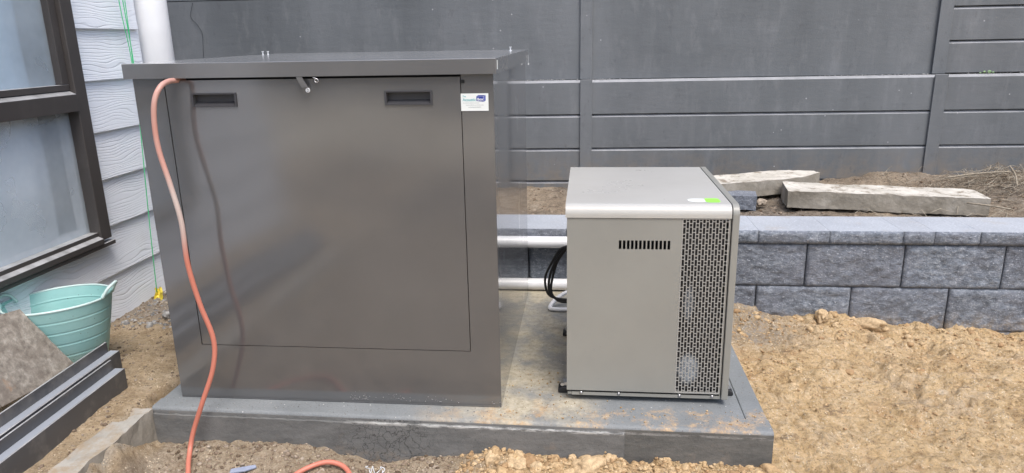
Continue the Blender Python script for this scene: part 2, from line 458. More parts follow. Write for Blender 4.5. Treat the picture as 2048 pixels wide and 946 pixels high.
def mat_glass(name, tint, refl_rough=.02, haze=0.):
    t = NT(name); t.t.nodes.remove(t.b)
    tr = t.n('ShaderNodeBsdfTransparent'); tr.inputs[0].default_value = (*tint, 1)
    gl = t.n('ShaderNodeBsdfGlossy'); gl.inputs['Roughness'].default_value = refl_rough
    fr = t.n('ShaderNodeLayerWeight'); fr.inputs['Blend'].default_value = .5
    m = t.n('ShaderNodeMixShader'); t.l(t.math('ADD', t.math('MULTIPLY', t.math('POWER', fr.outputs['Facing'], 5.0), .8), .03), m.inputs[0]); t.l(tr.outputs[0], m.inputs[1]); t.l(gl.outputs[0], m.inputs[2])
    last = m.outputs[0]
    if haze:
        df = t.n('ShaderNodeBsdfDiffuse'); df.inputs[0].default_value = (.80, .90, .98, 1)  # pale diffuse layer puts sky glare into the pane's colour
        m2 = t.n('ShaderNodeMixShader')
        t.l(t.math('MULTIPLY', t.ramp(t.noise(3, 4, .6), [(.3, .6), (.7, 1.)]), haze), m2.inputs[0])
        t.l(last, m2.inputs[1]); t.l(df.outputs[0], m2.inputs[2]); last = m2.outputs[0]
    t.l(last, t.out.inputs[0])
    return t.m

M = {}
M['soil'] = mat_soil('soil'); M['dark_soil'] = mat_soil('terrace_soil', True)
M['clay_clod'] = mat_clod('clay_clods', (.42, .275, .15), (.56, .40, .225), (.66, .50, .31))
M['brown_clod'] = mat_clod('brown_clods', (.15, .11, .075), (.30, .23, .17), (.48, .41, .33))
M['grey_stone'] = mat_clod('grey_stones', (.2, .2, .2), (.33, .325, .32), (.48, .475, .46))
M['box'] = mat_metal('charcoal_sheet', (.088, .089, .091), .34, 1., .115, .10, cior=2.1, dust=.02)
M['box_side'] = mat_metal('charcoal_side_sheet', (.088, .088, .089), .3, 1., .06, .004, cior=1.75)
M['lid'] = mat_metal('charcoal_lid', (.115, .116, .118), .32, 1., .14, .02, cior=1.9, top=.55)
M['gap'] = plain('dark_gap', (.012, .012, .012), .8)
M['unit'] = mat_metal('beige_powder_coat', (.274, .274, .249), .42, .25, .25, .0)
M['unit_top'] = mat_metal('lit_beige_cover', (.455, .448, .415), .30, .35, .2, .0, top=.25)  # same beige as the body, painted paler for its brighter lit top
M['grille'] = plain('grille_metal', (.36, .355, .33), .45, .05)
M['innards'] = plain('dark_innards', (.02, .02, .021), .7)
M['black_rubber'] = plain('black_rubber', (.02, .02, .021), .5, .2)
M['steel'] = plain('galvanised_steel', (.55, .55, .56), .3, .15, 30, 0, 200, .9)
M['white_paint'] = plain('white_powder', (.66, .68, .70), .45, .08, 6)
M['pvc'] = plain('white_pvc', (.78, .79, .81), .3, .04, 8)
M['render'] = mat_render('charcoal_render')
M['block'] = mat_block('split_face_block'); M['cap'] = mat_block('smooth_cap', True)
M['pad_top'] = mat_pad('painted_concrete'); M['pad_front'] = mat_pad('bagged_concrete', True)
M['siding'] = mat_siding('embossed_weatherboard')
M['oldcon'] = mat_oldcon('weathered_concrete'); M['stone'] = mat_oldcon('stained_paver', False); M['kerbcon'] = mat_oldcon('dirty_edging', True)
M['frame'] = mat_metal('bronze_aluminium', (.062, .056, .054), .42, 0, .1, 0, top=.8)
M['handle'] = plain('black_plastic_handle', (.05, .05, .055), .45)
M['glass'] = mat_glass('window_glass', (.98, .99, 1.0), .02, .36)
M['glass_up'] = mat_glass('sky_glare_glass', (.80, .86, .9), .03, .36)  # haze here stands in for the sky's glare on the upper pane
M['curtain'] = plain('white_curtain', (.86, .89, .93), .9, .04, 4)
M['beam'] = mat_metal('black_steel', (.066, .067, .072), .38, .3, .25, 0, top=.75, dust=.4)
M['beam_web'] = mat_metal('sky_lit_steel', (.44, .48, .54), .40, 0, .2, 0, metal=.35)  # sky reflection on the black beams' tread painted in as a paler colour
M['green_line'] = plain('green_string', (.06, .55, .22), .6)
M['yellow'] = plain('yellow_plastic', (.72, .58, .06), .5, .2, 60)
M['sticker'] = plain('white_sticker', (.80, .84, .82), .35, .02)
M['navy'] = plain('navy_print', (.03, .05, .30), .4)
M['navy_side'] = plain('pale_navy_print', (.10, .13, .42), .4)
M['teal'] = plain('teal_print', (.10, .42, .45), .4)
M['grey_print'] = plain('grey_print', (.30, .33, .34), .4)
M['white_print'] = plain('white_print', (.85, .87, .9), .4)
M['lime'] = plain('lime_sticker', (.32, .80, .10), .4, .06)
M['straw'] = mat_clod('dry_straw', (.18, .14, .10), (.36, .31, .24), (.52, .47, .38))
M['leaf'] = plain('leaf', (.16, .26, .12), .5, .3, 60)
M['blue_scrap'] = plain('blue_grey_plastic', (.30, .34, .45), .4)
def mat_blotch():
    t = NT('reflection_blotch'); X, Y, Z = t.sep()
    def blob(cx, cz, rx, rz):
        a = t.math('POWER', t.math('DIVIDE', t.math('SUBTRACT', X, cx), rx), 2.0); b = t.math('POWER', t.math('DIVIDE', t.math('SUBTRACT', Z, cz), rz), 2.0)
        return t.math('SUBTRACT', 1.0, t.step(t.math('ADD', a, b), .3, 1.3))
    m = t.math('MAXIMUM', blob(.323, .115, .034, .052), t.math('MULTIPLY', blob(.316, .335, .016, .06), .45))  # soft pale blobs paint in a reflection blotch
    m = t.math('MULTIPLY', m, t.ramp(t.noise(60, 5, .7), [(.3, .3), (.6, 1.)]))
    t.set(Base_Color=t.mix(m, (.018, .018, .019), (.42, .47, .52)), Roughness=.6)
    return t.m
M['filter'] = mat_blotch()

def mat_hose():
    t = NT('hose_rubber'); X, Y, Z = t.sep()
    f = t.ramp(t.noise(6, 4, .6), [(.4, 0.), (.7, .35)])
    col = t.mix(t.math('MULTIPLY', t.step(Z, .50, .72), t.math('ADD', .45, f)), (.58, .20, .14), (.54, .38, .335))
    pal = t.math('MULTIPLY', t.step(Z, .50, .62), t.math('SUBTRACT', 1.0, t.step(Z, .70, .80)))
    col = t.mix(t.math('MULTIPLY', pal, .7), col, (.55, .50, .46))
    t.set(Base_Color=col, Roughness=.45)
    return t.m
M['hose'] = mat_hose()

def mat_tub():
    t = NT('aqua_tub_rubber'); X, Y, Z = t.sep()
    col = t.mix(t.ramp(t.noise(7, 5), [(.3, 0.), (.7, 1.)]), (.30, .58, .565), (.38, .65, .63))
    mud = t.math('MULTIPLY', t.math('SUBTRACT', 1.0, t.step(Z, .0, .16)), t.ramp(t.noise(14, 5, .7), [(.3, .2), (.7, .9)]))
    col = t.mix(mud, col, (.33, .38, .32))
    col = t.mix(t.ramp(t.vor(38), [(.06, .6), (.1, 0.)]), col, (.12, .14, .12))
    t.set(Base_Color=col, Roughness=.5)
    t.b.inputs['Subsurface Weight'].default_value = 0
    t.bump(t.noise(60, 3), .1, .002)
    return t.m
M['tub'] = mat_tub()
M['tub_rim'] = plain('tub_rim', (.55, .70, .68), .4, .05)

# ------------------------------------------------------------------ ground
def ground_h(x, y, rough=True):
    x = np.asarray(x, float); y = np.asarray(y, float)
    def ss(a, b, v):
        t = np.clip((v - a) / (b - a), 0, 1); return t * t * (3 - 2 * t)
    edge = -1.40 - .045 * ss(1.72, 1.93, y) + .02 * vn(y * 6, y * 0 + 3, 5) + .012 * vn(y * 19, y * 0, 6)
    z = -.135 + 0 * x
    z = z - .045 * ss(.6, 2.0, x) * ss(2.2, 3.1, y) + .01 * ss(1.5, 2.6, x)
    near = ss(-9, 1.0, y)
    zl = -.012 - .012 * ss(-1.5, -2.0, x) + .01 * ss(2.5, 3.0, y)
    drop = .5 * (x - edge) / .07 + .5
    k = 1 - np.clip((x - edge) / .075, 0, 1) ** .8
    # the dug trench and its bank run only beside the pad; further off all the ground is one level
    k = k * ss(-1.5, .2, y)
    z = z * (1 - k) + zl * k
    inpad = (x > -1.395) & (x < .545) & (y > 1.965) & (y < 3.25)
    if rough:
        amp = 1 - .55 * k
        n = .022 * vn(x * 3.1, y * 3.1, 1) + .019 * vn(x * 8, y * 9, 2) + .012 * np.abs(vn(x * 17, y * 19, 3)) + .008 * vn(x * 36, y * 40, 4) * (.6 + .6 * vn(x * 5, y * 5, 14)) + .0055 * vn(x * 78, y * 84, 8) * (.7 + .5 * vn(x * 7, y * 7, 15))
        n = n + .006 * np.abs(vn(x * 30 + y * 9, y * 34, 11))
        crack = np.abs(vn(x * 6.5 + .5 * vn(x * 20, y * 20, 12), y * 8.5, 13))
        n = n - .016 * np.clip(1 - crack / .08, 0, 1) * (x > .5) * (vn(x * 4, y * 4, 16) > -.1)
        c1 = vn(x * 7 + .6 * vn(x * 9, y * 9, 83), y * 19 + 2.2 * vn(x * 5, y * 5, 84), 85)
        c2 = vn(x * 15 + .5 * vn(x * 20, y * 20, 86), y * 36 + 1.5 * vn(x * 11, y * 11, 87), 88)
        rt = (x > .5) * 1.0
        n = n - rt * .022 * np.clip((c1 - .45) / .2, 0, 1) + rt * .010 * np.clip((-c1 - .35) / .2, 0, 1)
        n = n - rt * .012 * np.clip((c2 - .45) / .2, 0, 1) + rt * .007 * np.clip((-c2 - .4) / .15, 0, 1)
        z = z + n * amp
        # clay banked up against the block wall and the pad
        z = z + .028 * ss(2.95, 3.17, y) * (x > .5) * (1 - .6 * ss(1.5, 2.0, x)) * (1 + vn(x * 7, y * 3, 9))
        z = z + .036 * ss(1.80, 1.95, y) * ss(-.42, -.3, x) * (1 - ss(.55, .62, x)) * (.25 + np.abs(vn(x * 12, y * 6, 10)) + .5 * np.abs(vn(x * 28, y * 28, 17)) + .25 * np.abs(vn(x * 60, y * 60, 18))) * (1-ss(1.96,2.1,y))
        # heaps of spoil in the yard behind the photographer
        far = 1 - ss(-3.5, -1.5, y)
        z = z + far * .35 * np.clip(vn(x * .45, y * .45, 21) + .1, 0, 1)
    z = np.where(inpad, -.22, z)
    return z

def axis(lo, hi, step, far_lo, far_hi):
    a = list(np.arange(lo, hi + 1e-6, step))
    s = step; v = a[0]; pre = []
    while v > far_lo:
        s *= 1.25; v -= s; pre.append(v)
    s = step; v = a[-1]; post = []
    while v < far_hi:
        s *= 1.25; v += s; post.append(v)
    return np.array(pre[::-1] + a + post)

def grid_mesh(name, xs, ys, zf, mat, smooth=True):
    X, Y = np.meshgrid(xs, ys)
    Z = zf(X, Y)
    nx, ny = len(xs), len(ys)
    me = bpy.data.meshes.new(name)
    co = np.stack([X, Y, Z], -1).reshape(-1, 3)
    i = np.arange(nx * ny).reshape(ny, nx)
    f = np.stack([i[:-1, :-1], i[:-1, 1:], i[1:, 1:], i[1:, :-1]], -1).reshape(-1, 4)
    me.vertices.add(len(co)); me.vertices.foreach_set('co', co.ravel())
    me.loops.add(f.size); me.loops.foreach_set('vertex_index', f.ravel().astype(np.int32))
    me.polygons.add(len(f)); me.polygons.foreach_set('loop_start', np.arange(0, f.size, 4, dtype=np.int32))
    me.update(calc_edges=True); me.validate()
    me.polygons.foreach_set('use_smooth', [smooth] * len(f))
    me.materials.append(mat)
    o = bpy.data.objects.new(name, me); COL.objects.link(o)
    return o

g = grid_mesh('ground', axis(-2.1, 2.45, .0062, -90, 90), axis(1.5, 3.2, .0062, -90, 90), ground_h, M['soil'])
tag(g, kind='structure')
g['label'] = 'bare clay and dirt ground of the building site'

def terrace_h(x, y):
    z = .222 + .012 * vn(x * 5, y * 5, 31) + .010 * vn(x * 17, y * 17, 32) + .007 * np.abs(vn(x * 40, y * 40, 33)) + .004 * vn(x * 90, y * 90, 34)
    z = z + .05 * np.clip((x - .2) / 1.8, 0, 1) * np.clip((y - 3.6) / .7, 0, 1)
    z = z + .085 * np.exp(-((x - 2.32) / .30) ** 2 - ((y - 4.15) / .22) ** 2)
    z = z + .05 * np.exp(-((x - 1.75) / .25) ** 2 - ((y - 4.38) / .12) ** 2)
    return z
g = grid_mesh('terrace_soil', np.arange(-1.2, 5.2, .014), np.arange(3.40, 4.60, .012), terrace_h, M['dark_soil'])
tag(g, kind='structure')
g['label'] = 'dark raised soil bed behind the block wall'

# ------------------------------------------------------------------ rocks
def rock_templates(n, sub):
    out = []
    for k in range(n):
        bm = bmesh.new(); bmesh.ops.create_icosphere(bm, subdivisions=sub, radius=1)
        rr = random.Random(k * 7 + sub)
        off = [rr.uniform(-9, 9) for _ in range(3)]
        co = np.array([v.co[:] for v in bm.verts])
        x_, y_, z_ = co.T
        d = 1 + .34 * vn3(x_ * 1.3 + off[0], y_ * 1.3 + off[1], z_ * 1.3, k) + .20 * vn3(x_ * 2.9, y_ * 2.9 + off[2], z_ * 2.9, k + 50)
        if sub > 1:
            d = d + .17 * np.abs(vn3(x_ * 4.6 + off[2], y_ * 4.6, z_ * 4.6, k + 90))
        if sub > 2:
            d = d + .11 * np.abs(vn3(x_ * 9 + off[2], y_ * 9, z_ * 9, k + 93)) + .05 * vn3(x_ * 17, y_ * 17, z_ * 17, k + 91)
        co = co * d[:, None] * np.array([1, rr.uniform(.7, 1), rr.uniform(.5, .8)])
        out.append((co, [tuple(v.index for v in f.verts) for f in bm.faces])); bm.free()
    return out
RT1 = rock_templates(10, 1); RT2 = rock_templates(8, 2); RT3 = rock_templates(6, 4); RTM = rock_templates(8, 3)

def scatter(name, pts, mat, label, T=RT1, parent=None):
    """many small pebbles / clods as ONE stuff object; pts: (x, y, z, r)"""
    V = []; F = []; b = 0
    rr = random.Random(len(pts))
    for (x, y, z, r) in pts:
        co, fs = T[rr.randrange(len(T))]
        a = rr.uniform(0, 6.28); c, s_ = math.cos(a), math.sin(a)
        q = co @ np.array([[c, s_, 0], [-s_, c, 0], [0, 0, 1]]) * r + np.array([x, y, z])
        V.append(q); F += [tuple(i + b for i in f) for f in fs]; b += len(q)
    me = bpy.data.meshes.new(name); me.from_pydata(np.concatenate(V).tolist(), [], F)
    me.materials.append(mat)
    me.polygons.foreach_set('use_smooth', [True] * len(me.polygons))
    o = bpy.data.objects.new(name, me); COL.objects.link(o)
    tag(o, label, None, None, 'stuff')
    return o

def single_rock(name, loc, r, mat, label, cat, group=None, T=RT3, scale=(1, 1, 1), k=0):
    co, fs = T[k % len(T)]
    me = bpy.data.meshes.new(name); me.from_pydata((co * r * np.array(scale)).tolist(), [], fs)
    me.materials.append(mat); me.polygons.foreach_set('use_smooth', [True] * len(me.polygons))
    o = bpy.data.objects.new(name, me); COL.objects.link(o); o.location = loc
    o.rotation_euler = (0, 0, k * 1.3)
    return tag(o, label, cat, group)

def gh(x, y): return float(ground_h(np.array([x]), np.array([y]))[0])
def th(x, y): return float(terrace_h(np.array([x]), np.array([y])))if False else float(terrace_h(np.array([x]), np.array([y]))[0])
def many(n, x0, x1, y0, y1, r0, r1, hf, seed, dens=None):
    rr = random.Random(seed); out = []
    while len(out) < n:
        x = rr.uniform(x0, x1); y = rr.uniform(y0, y1)
        if dens and rr.random() > dens(x, y): continue
        r = r0 + (r1 - r0) * rr.random() ** 4
        out.append([x, y, 0, r])
    A = np.array(out); A[:, 2] = hf(A[:, 0], A[:, 1]) + A[:, 3] * np.where(A[:, 3] > .009, -.15, .15)
    A = A[A[:, 2] > -.2]
    return [tuple(a) for a in A]

scatter('clay_crumbs', many(5200, .56, 2.5, 1.55, 3.15, .0018, .008, ground_h, 1,
        lambda x, y: .25 + .75 * (vn(x * 4, y * 4, 71) > .0)), M['clay_clod'], 'loose ochre clay crumbs over the ground right of the pad')
scatter('clay_lumps', many(190, .58, 2.45, 1.55, 3.12, .004, .015, ground_h, 41, lambda x, y: .15 + .85 * (vn(x * 3, y * 3, 72) > .1)), M['clay_clod'], 'rough lumps of clay half sunk in the ground right of the pad', RTM)
scatter('wall_foot_clods', many(420, .56, 2.4, 2.98, 3.17, .005, .022, ground_h, 2), M['clay_clod'], 'ochre clods lying along the foot of the block wall')
scatter('pad_foot_clods', many(150, -.36, .56, 1.85, 1.947, .007, .024, ground_h, 3), M['clay_clod'], 'ochre clay clods heaped along the front foot of the pad', RTM)
scatter('pad_foot_crumbs', many(2600, -.38, .56, 1.76, 1.945, .0025, .010, ground_h, 33), M['clay_clod'], 'fine ochre crumbs between the clods at the foot of the pad')
scatter('trench_rubble', many(1500, -1.33, -.38, 1.6, 1.94, .003, .012, ground_h, 4), M['brown_clod'], 'brown crumbs and grit in the dug strip before the pad')
scatter('dirt_crumbs', many(2600, -2.03, -1.41, 1.5, 3.15, .002, .009, ground_h, 5,
        lambda x, y: .3 + .7 * (y > 2.6)), M['brown_clod'], 'grey brown crumbs on the dirt between house and pad')
scatter('rubble_by_house', many(160, -2.0, -1.62, 2.62, 2.95, .006, .018, ground_h, 6), M['grey_stone'], 'grey rubble and grit near the foot of the weatherboards')
scatter('terrace_litter', many(2600, -.4, 2.8, 3.47, 4.38, .003, .014, terrace_h, 8), M['brown_clod'], 'crumbled bark and soil on the raised bed')

# ------------------------------------------------------------------ concrete pad
pad = thing('concrete_pad', 'low grey concrete plinth slab carrying the charcoal cabinet and the beige unit', 'concrete pad', (-.42, 1.95, -.135))
PAD = [M['pad_top'], M['pad_front']]
def padpiece(name, poly, z0, z1, bev, label=None):
    mb = MB(); n = len(poly)
    mb.m = 0; mb.add([(x, y, z1) for x, y in poly], [tuple(range(n))])
    mb.m = 1
    for i in range(n):
        a, b = poly[i], poly[(i + 1) % n]
        mb.add([(a[0], a[1], z0), (b[0], b[1], z0), (b[0], b[1], z1), (a[0], a[1], z1)], [(0, 1, 2, 3)])
    mb.add([(x, y, z0) for x, y in poly], [tuple(range(n))[::-1]])
    me = mb.mesh(name, PAD)
    bm = bmesh.new(); bm.from_mesh(me); bmesh.ops.remove_doubles(bm, verts=bm.verts, dist=1e-5)
    bmesh.ops.recalc_face_normals(bm, faces=bm.faces); bm.to_mesh(me); bm.free()
    o = bpy.data.objects.new(name, me); COL.objects.link(o); setp(o, pad)
    b = o.modifiers.new('bevel', 'BEVEL'); b.width = bev; b.segments = 3; b.limit_method = 'ANGLE'; b.material = 0
    for p in me.polygons: p.use_smooth = True
    o.modifiers.new('wn', 'WEIGHTED_NORMAL')
    if label: o['label'] = label
    return o
padpiece('slab', [(-1.397, 2.0118), (.4873, 2.0045), (.489, 3.16), (-1.397, 3.16)], -.2, -.001, .002)
r_ = .013
prof = [(1.950 + r_ - r_ * math.cos(q * math.pi / 12), -r_ + r_ * math.sin(q * math.pi / 12)) for q in range(7)] + [(2.0105, 0.0), (2.0105, -.2), (1.950, -.2)]
me = MB().prism(prof, -1.40, .5545, 'x').mesh('front_edge', PAD)
for v in me.vertices: v.co.y -= (v.co.x + 1.40) * (.0107 if v.co.y < 1.98 else .0039)
for p in me.polygons: p.material_index = 0 if p.normal.z > .25 else 1; p.use_smooth = len(p.vertices) == 4
try: me.set_sharp_from_angle(angle=R(35))
except Exception: pass
o = bpy.data.objects.new('front_edge', me); COL.objects.link(o); setp(o, pad)
padpiece('side_edge', [(.4885, 2.0045), (.5535, 2.0042), (.548, 3.16), (.4905, 3.16)], -.2, -.0004, .004)
mb = MB(); n = 60; rr = random.Random(77); vs = []
xa, xb = -1.392, .119
for i in range(n + 1):
    x = xa + (xb - xa) * i / n; yf = 1.950 - (x + 1.40) * .0107
    for z in (-.2, -.021 + rr.uniform(-.002, .0015)): vs += [(x, yf - .0085, z), (x, yf + .001, z)]
fs = []
for i in range(n):
    a, b = i * 4, i * 4 + 4
    fs += [(a, b, b + 2, a + 2), (a + 2, b + 2, b + 3, a + 3)]
fs += [(0, 2, 3, 1), (n * 4, n * 4 + 1, n * 4 + 3, n * 4 + 2)]
o = mb.add(vs, fs).build('render_skin', M['pad_front'], pad, False)
scatter('pad_grit', [(x, y, .0015, r) for (x, y, z, r) in many(420, -.33, .54, 1.96, 2.3, .0008, .0045, lambda a, b: a * 0, 9,
        lambda x, y: 1 if x < 0 or y < 2.06 else .15)], M['clay_clod'], 'small clay crumbs scattered on the pad between the cabinets')
scatter('mortar_specks', [(x, y, .001, r) for (x, y, z, r) in many(260, -1.38, .54, 1.955, 2.02, .0007, .0028, lambda a, b: a * 0, 12)], M['grey_stone'], 'pale mortar specks along the front of the pad')

# ------------------------------------------------------------------ block retaining wall
rw = thing('block_wall', 'low blue grey split face block retaining wall with smooth cap stones', 'retaining wall', (.6, 3.2, -.2))
def block_mesh(name, w, h, d, seed, cap=False):
    nx, nz = max(8, int(w / .009)), max(4, int(h / .009))
    xs = np.linspace(0, w, nx); zs = np.linspace(0, h, nz)
    X, Z = np.meshgrid(xs, zs)
    e = np.minimum(np.minimum(X, w - X), np.minimum(Z, h - Z))
    t = np.clip(e / .010, 0, 1)
    n = .004 * vn(X * 13 + seed * 3, Z * 19, seed) + .0035 * vn(X * 37, Z * 52 + seed, seed + 3) + .0032 * vn(X * 71, Z * 110, seed + 5)
    Y = .0045 * (1 - t) - n * t - .004 * t
    mb = MB(); mb.m = 0
    vs = np.stack([X, Y, Z], -1).reshape(-1, 3).tolist()
    fs = [(j * nx + i, j * nx + i + 1, (j + 1) * nx + i + 1, (j + 1) * nx + i) for j in range(nz - 1) for i in range(nx - 1)]
    # back corners + sides
    b = len(vs)
    vs += [(0, d, 0), (w, d, 0), (w, d, h), (0, d, h)]
    bot = [i for i in range(nx)]; top = [(nz - 1) * nx + i for i in range(nx)]
    lef = [j * nx for j in range(nz)]; rig = [j * nx + nx - 1 for j in range(nz)]
    mb.add(vs, fs)
    s0 = len(mb.f)
    mb.m = 1 if cap else 0
    mb.f.append(tuple(top + [b + 2, b + 3])); mb.mi.append(mb.m)
    mb.m = 0
    for f in (tuple(bot[::-1] + [b, b + 1]), tuple(lef + [b + 3, b]), tuple(rig[::-1] + [b + 1, b + 2]), (b, b + 3, b + 2, b + 1)):
        mb.f.append(f); mb.mi.append(0)
    me = mb.mesh(name, [M['block'], M['cap']])
    for p in me.polygons:
        if len(p.vertices) == 4 and p.area < .002: p.use_smooth = True
    return me
BW = .413
variants = [block_mesh('block', BW - .001, .2015 - .0015, .2, s) for s in range(6)]
WY = 3.172
def put(me, name, loc):
    o = bpy.data.objects.new(name, me); COL.objects.link(o); o.location = loc; setp(o, rw); return o
k = 0
for row, (zb, ph) in enumerate(((.0225, .558), (-.1795, .765), (-.3815, .558))):
    i = -2 if row else -3
    x = ph - BW * 3
    while x < 4.6:
        put(variants[(k * 5 + row) % 6], 'block', (x + random.uniform(-.001, .001), WY + random.uniform(-.0015, .0015), zb)); x += BW + .004; k += 1
joints = [-1.0, -.70, -.40, -.09, .20, .46, .765, 1.07, 1.38, 1.51, 1.70, 2.01, 2.32, 2.63, 2.94, 3.25, 3.56, 3.87, 4.2, 4.6]
for a, b in zip(joints[:-1], joints[1:]):
    put(block_mesh('cap_block', b - a - .0008, .0595, .275, int(a * 50) + 300, True), 'cap_block', (a, WY - .014 + random.uniform(-.002, .002), .2265))
mb = MB(); mb.box(-1.1, 4.6, WY + .19, WY + .26, -.39, .215).box(-1.1, 4.6, WY + .016, WY + .19, .2235, .2262); mb.build('core_fill', M['pad_front'], rw)

# ------------------------------------------------------------------ sleeper fence wall behind
fw = thing('sleeper_wall', 'tall charcoal painted sleeper wall with steel posts behind the raised bed', 'boundary wall', (0, 4.42, .2))
FA = math.atan(.035); ca, sa = math.cos(FA), math.sin(FA)
fw.rotation_euler = (0, 0, FA)
def fpart(mb, name, bevel=0, parent=fw, seg=1, mat='render'):
    o = mb.build(name, M[mat], None, bevel=bevel, seg=seg)
    o.parent = parent
    return o
def sleeper_mesh(x0, x1, z0, z1, y0=.0, dep=.075):
    # front bottom edge square, front top edge chamfered: the pale line at each joint
    c = .017
    return MB().prism([(y0, z0 + .003), (y0, z1 - c * .8), (y0 + c, z1), (y0 + dep, z1), (y0 + dep, z0), (y0 + .006, z0)], x0, x1, 'x')
Z0 = .2                                              # local z = world z - .2
levels = [-.20, .065, .268, .475, .683]              # lower wall
bays = [(-2.13, -.022), (-.016, 2.045), (2.055, 4.1)]
for (a, b) in bays:
    for i in range(len(levels) - 1):
        fpart(sleeper_mesh(a + random.uniform(-.003, .003), b, levels[i], levels[i + 1] - .004, random.uniform(0, .003)), 'sleeper')
# upper wall: two long rendered panels, then sleepers again on the right
UY = .055
def upanel(x0, x1, z0, z1, name):
    mb = MB(); n = int((x1 - x0) / .08); m = int((z1 - z0) / .06)
    xs = np.linspace(x0, x1, n); zs = np.linspace(z0, z1, m); X, Z = np.meshgrid(xs, zs)
    Y = UY + .004 * vn(X * 1.5, Z * 2, 41) + .0015 * vn(X * 8, Z * 8, 42)
    vs = np.stack([X, Y, Z], -1).reshape(-1, 3).tolist()
    fs = [(j * n + i, j * n + i + 1, (j + 1) * n + i + 1, (j + 1) * n + i) for j in range(m - 1) for i in range(n - 1)]
    mb.add(vs, fs); mb.box(x0, x1, UY + .01, UY + .1, z0, z1 - .001)
    o = fpart(mb, name)
    return o
upanel(-.016, 2.045, .683, 2.2, 'rendered_panel')
upanel(-3.6, -.022, .683, 1.187, 'rendered_panel')
fpart(sleeper_mesh(-3.6, -.022, 1.19, 1.44, UY + .012), 'sleeper')
fpart(sleeper_mesh(-3.6, -.022, 1.444, 1.85, UY + .012), 'sleeper')
for (z0, z1) in ((.686, .868), (.872, 1.058), (1.062, 1.26), (1.264, 1.46), (1.464, 1.66), (1.664, 1.86)):
    fpart(sleeper_mesh(2.055, 4.1, z0, z1, UY - .012), 'sleeper')
fpart(sleeper_mesh(-3.6, -2.13, -.2, .68), 'sleeper')
for (a, b) in ((-.045, .027), (2.015, 2.090), (4.08, 4.155)):
    fpart(MB().box(a, b, -.013, -.002, -.25, .683), 'post', .002)
    fpart(MB().box(a, b, UY - .020, UY - .0125, .6835, 2.2), 'post', .002)
fpart(MB().box(-3.6, 4.2, .078, .30, -.3, .60).box(-3.6, 4.2, UY + .102, .30, .60, 2.2), 'backfill')
# the flat top of the lower wall shows as a pale ledge; mortar crumbs lie on it
def onwall(x, y, z): return (ca * x - sa * y, 4.42 + sa * x + ca * y, .2 + z)
pts = []
rr = random.Random(3)
for c0, w, n in ((-.25, .12, 90), (1.75, .16, 120), (.1, .05, 30), (2.35, .12, 40)):
    for _ in range(n):
        x = rr.gauss(c0, w); r = .0015 + .004 * rr.random() ** 2
        pts.append((*onwall(x, rr.uniform(.015, .05), .681 + r * .4), r))
scatter('ledge_debris', pts, M['grey_stone'], 'pale mortar crumbs lying on the ledge of the charcoal wall')
wd = thing('weed', 'tiny pale green weed growing on the wall ledge at far right', 'weed', onwall(2.33, .03, .68))
for kx, (dx, dz, rr_) in enumerate(((0, .012, .012), (-.028, .012, .008), (.022, .008, .007), (-.05, .006, .006))):
    mb = MB(); x, y, z = onwall(2.33 + dx, .02, .68 + dz)
    n = 8; vs = [(x, y - .003, z)] + [(x + rr_ * math.cos(q * 6.283 / n), y + .002 * math.sin(q), z + rr_ * .8 * math.sin(q * 6.283 / n)) for q in range(n)]
    mb.add(vs, [(0, 1 + q, 1 + (q + 1) % n) for q in range(n)]); mb.tube([(x, y, z), (x * .5 + .5 * onwall(2.33, 0, 0)[0], y + .01, .2 + .681)], .001, 5)
    mb.build('leaf', M['leaf'], wd)
# hairline crack in the left rendered panel
mb = MB()
cr = [(-2.42, 1.18), (-2.445, 1.10), (-2.41, 1.05), (-2.385, 1.00), (-2.39, .93), (-2.40, .80)]
cw = [Vector((p[0], UY - .0045, p[1])) for p in cr]
mb.tube(curve(cw, 4), .0011, 5)
fpart(mb, 'crack', mat='gap')

# ------------------------------------------------------------------ things on the raised bed
def oldbar(name, p0, p1, w, h, label, mat='oldcon', cat='concrete post', seed=0, taper=0.0, rough=1.0):
    """a lump of old concrete: p0 -> p1 is the front lower edge, w depth, h height; edges chipped by noise"""
    a = Vector(p0); b = Vector(p1); L = (b - a).length; d = (b - a).normalized(); n = Vector((-d.y, d.x, 0)).normalized()
    NX = int(L / .02) + 2; prof = []
    ny, nz = 7, 5
    ring = [(i / ny * w, 0) for i in range(ny)] + [(w, j / nz * h) for j in range(nz)] + [(w - i / ny * w, h) for i in range(ny)] + [(0, h - j / nz * h) for j in range(nz)]
    m = len(ring); vs = []
    for i in range(NX):
        t = i / (NX - 1)
        for (u, v) in ring:
            k = 1 - taper * max(0, (t - .7) / .3) ** 1.5
            e = rough * .0030 * float(vn3(t * L * 13, u * 13, v * 13 + seed, seed)) + rough * .0016 * float(vn3(t * L * 45, u * 45, v * 45, seed + 2))
            p = a + d * (t * L + e * (1 if i in (0, NX - 1) else 0)) + n * (w / 2 + (u - w / 2) * k + e) + Vector((0, 0, v + e))
            vs.append(p)
    fs = [(i * m + k, i * m + (k + 1) % m, (i + 1) * m + (k + 1) % m, (i + 1) * m + k) for i in range(NX - 1) for k in range(m)]
    fs += [tuple(range(m))[::-1], tuple(range((NX - 1) * m, NX * m))]
    mb = MB().add(vs, fs)
    o = mb.build(name, M[mat], None)
    o.data.polygons.foreach_set('use_smooth', [False] * len(o.data.polygons))
    c = (a + b) / 2; o.data.transform(Matrix.Translation(-c)); o.location = c
    return tag(o, label, cat)
oldbar('concrete_post', (1.045, 3.765, .252), (1.985, 3.66, .235), .235, .088, 'longest pale weathered concrete post lying across the soil at right', seed=1)
oldbar('concrete_post', (.60, 3.845, .262), (1.36, 4.115, .272), .235, .085, 'pale concrete post with tapered end lying at an angle behind the beige unit', seed=4, taper=.75)
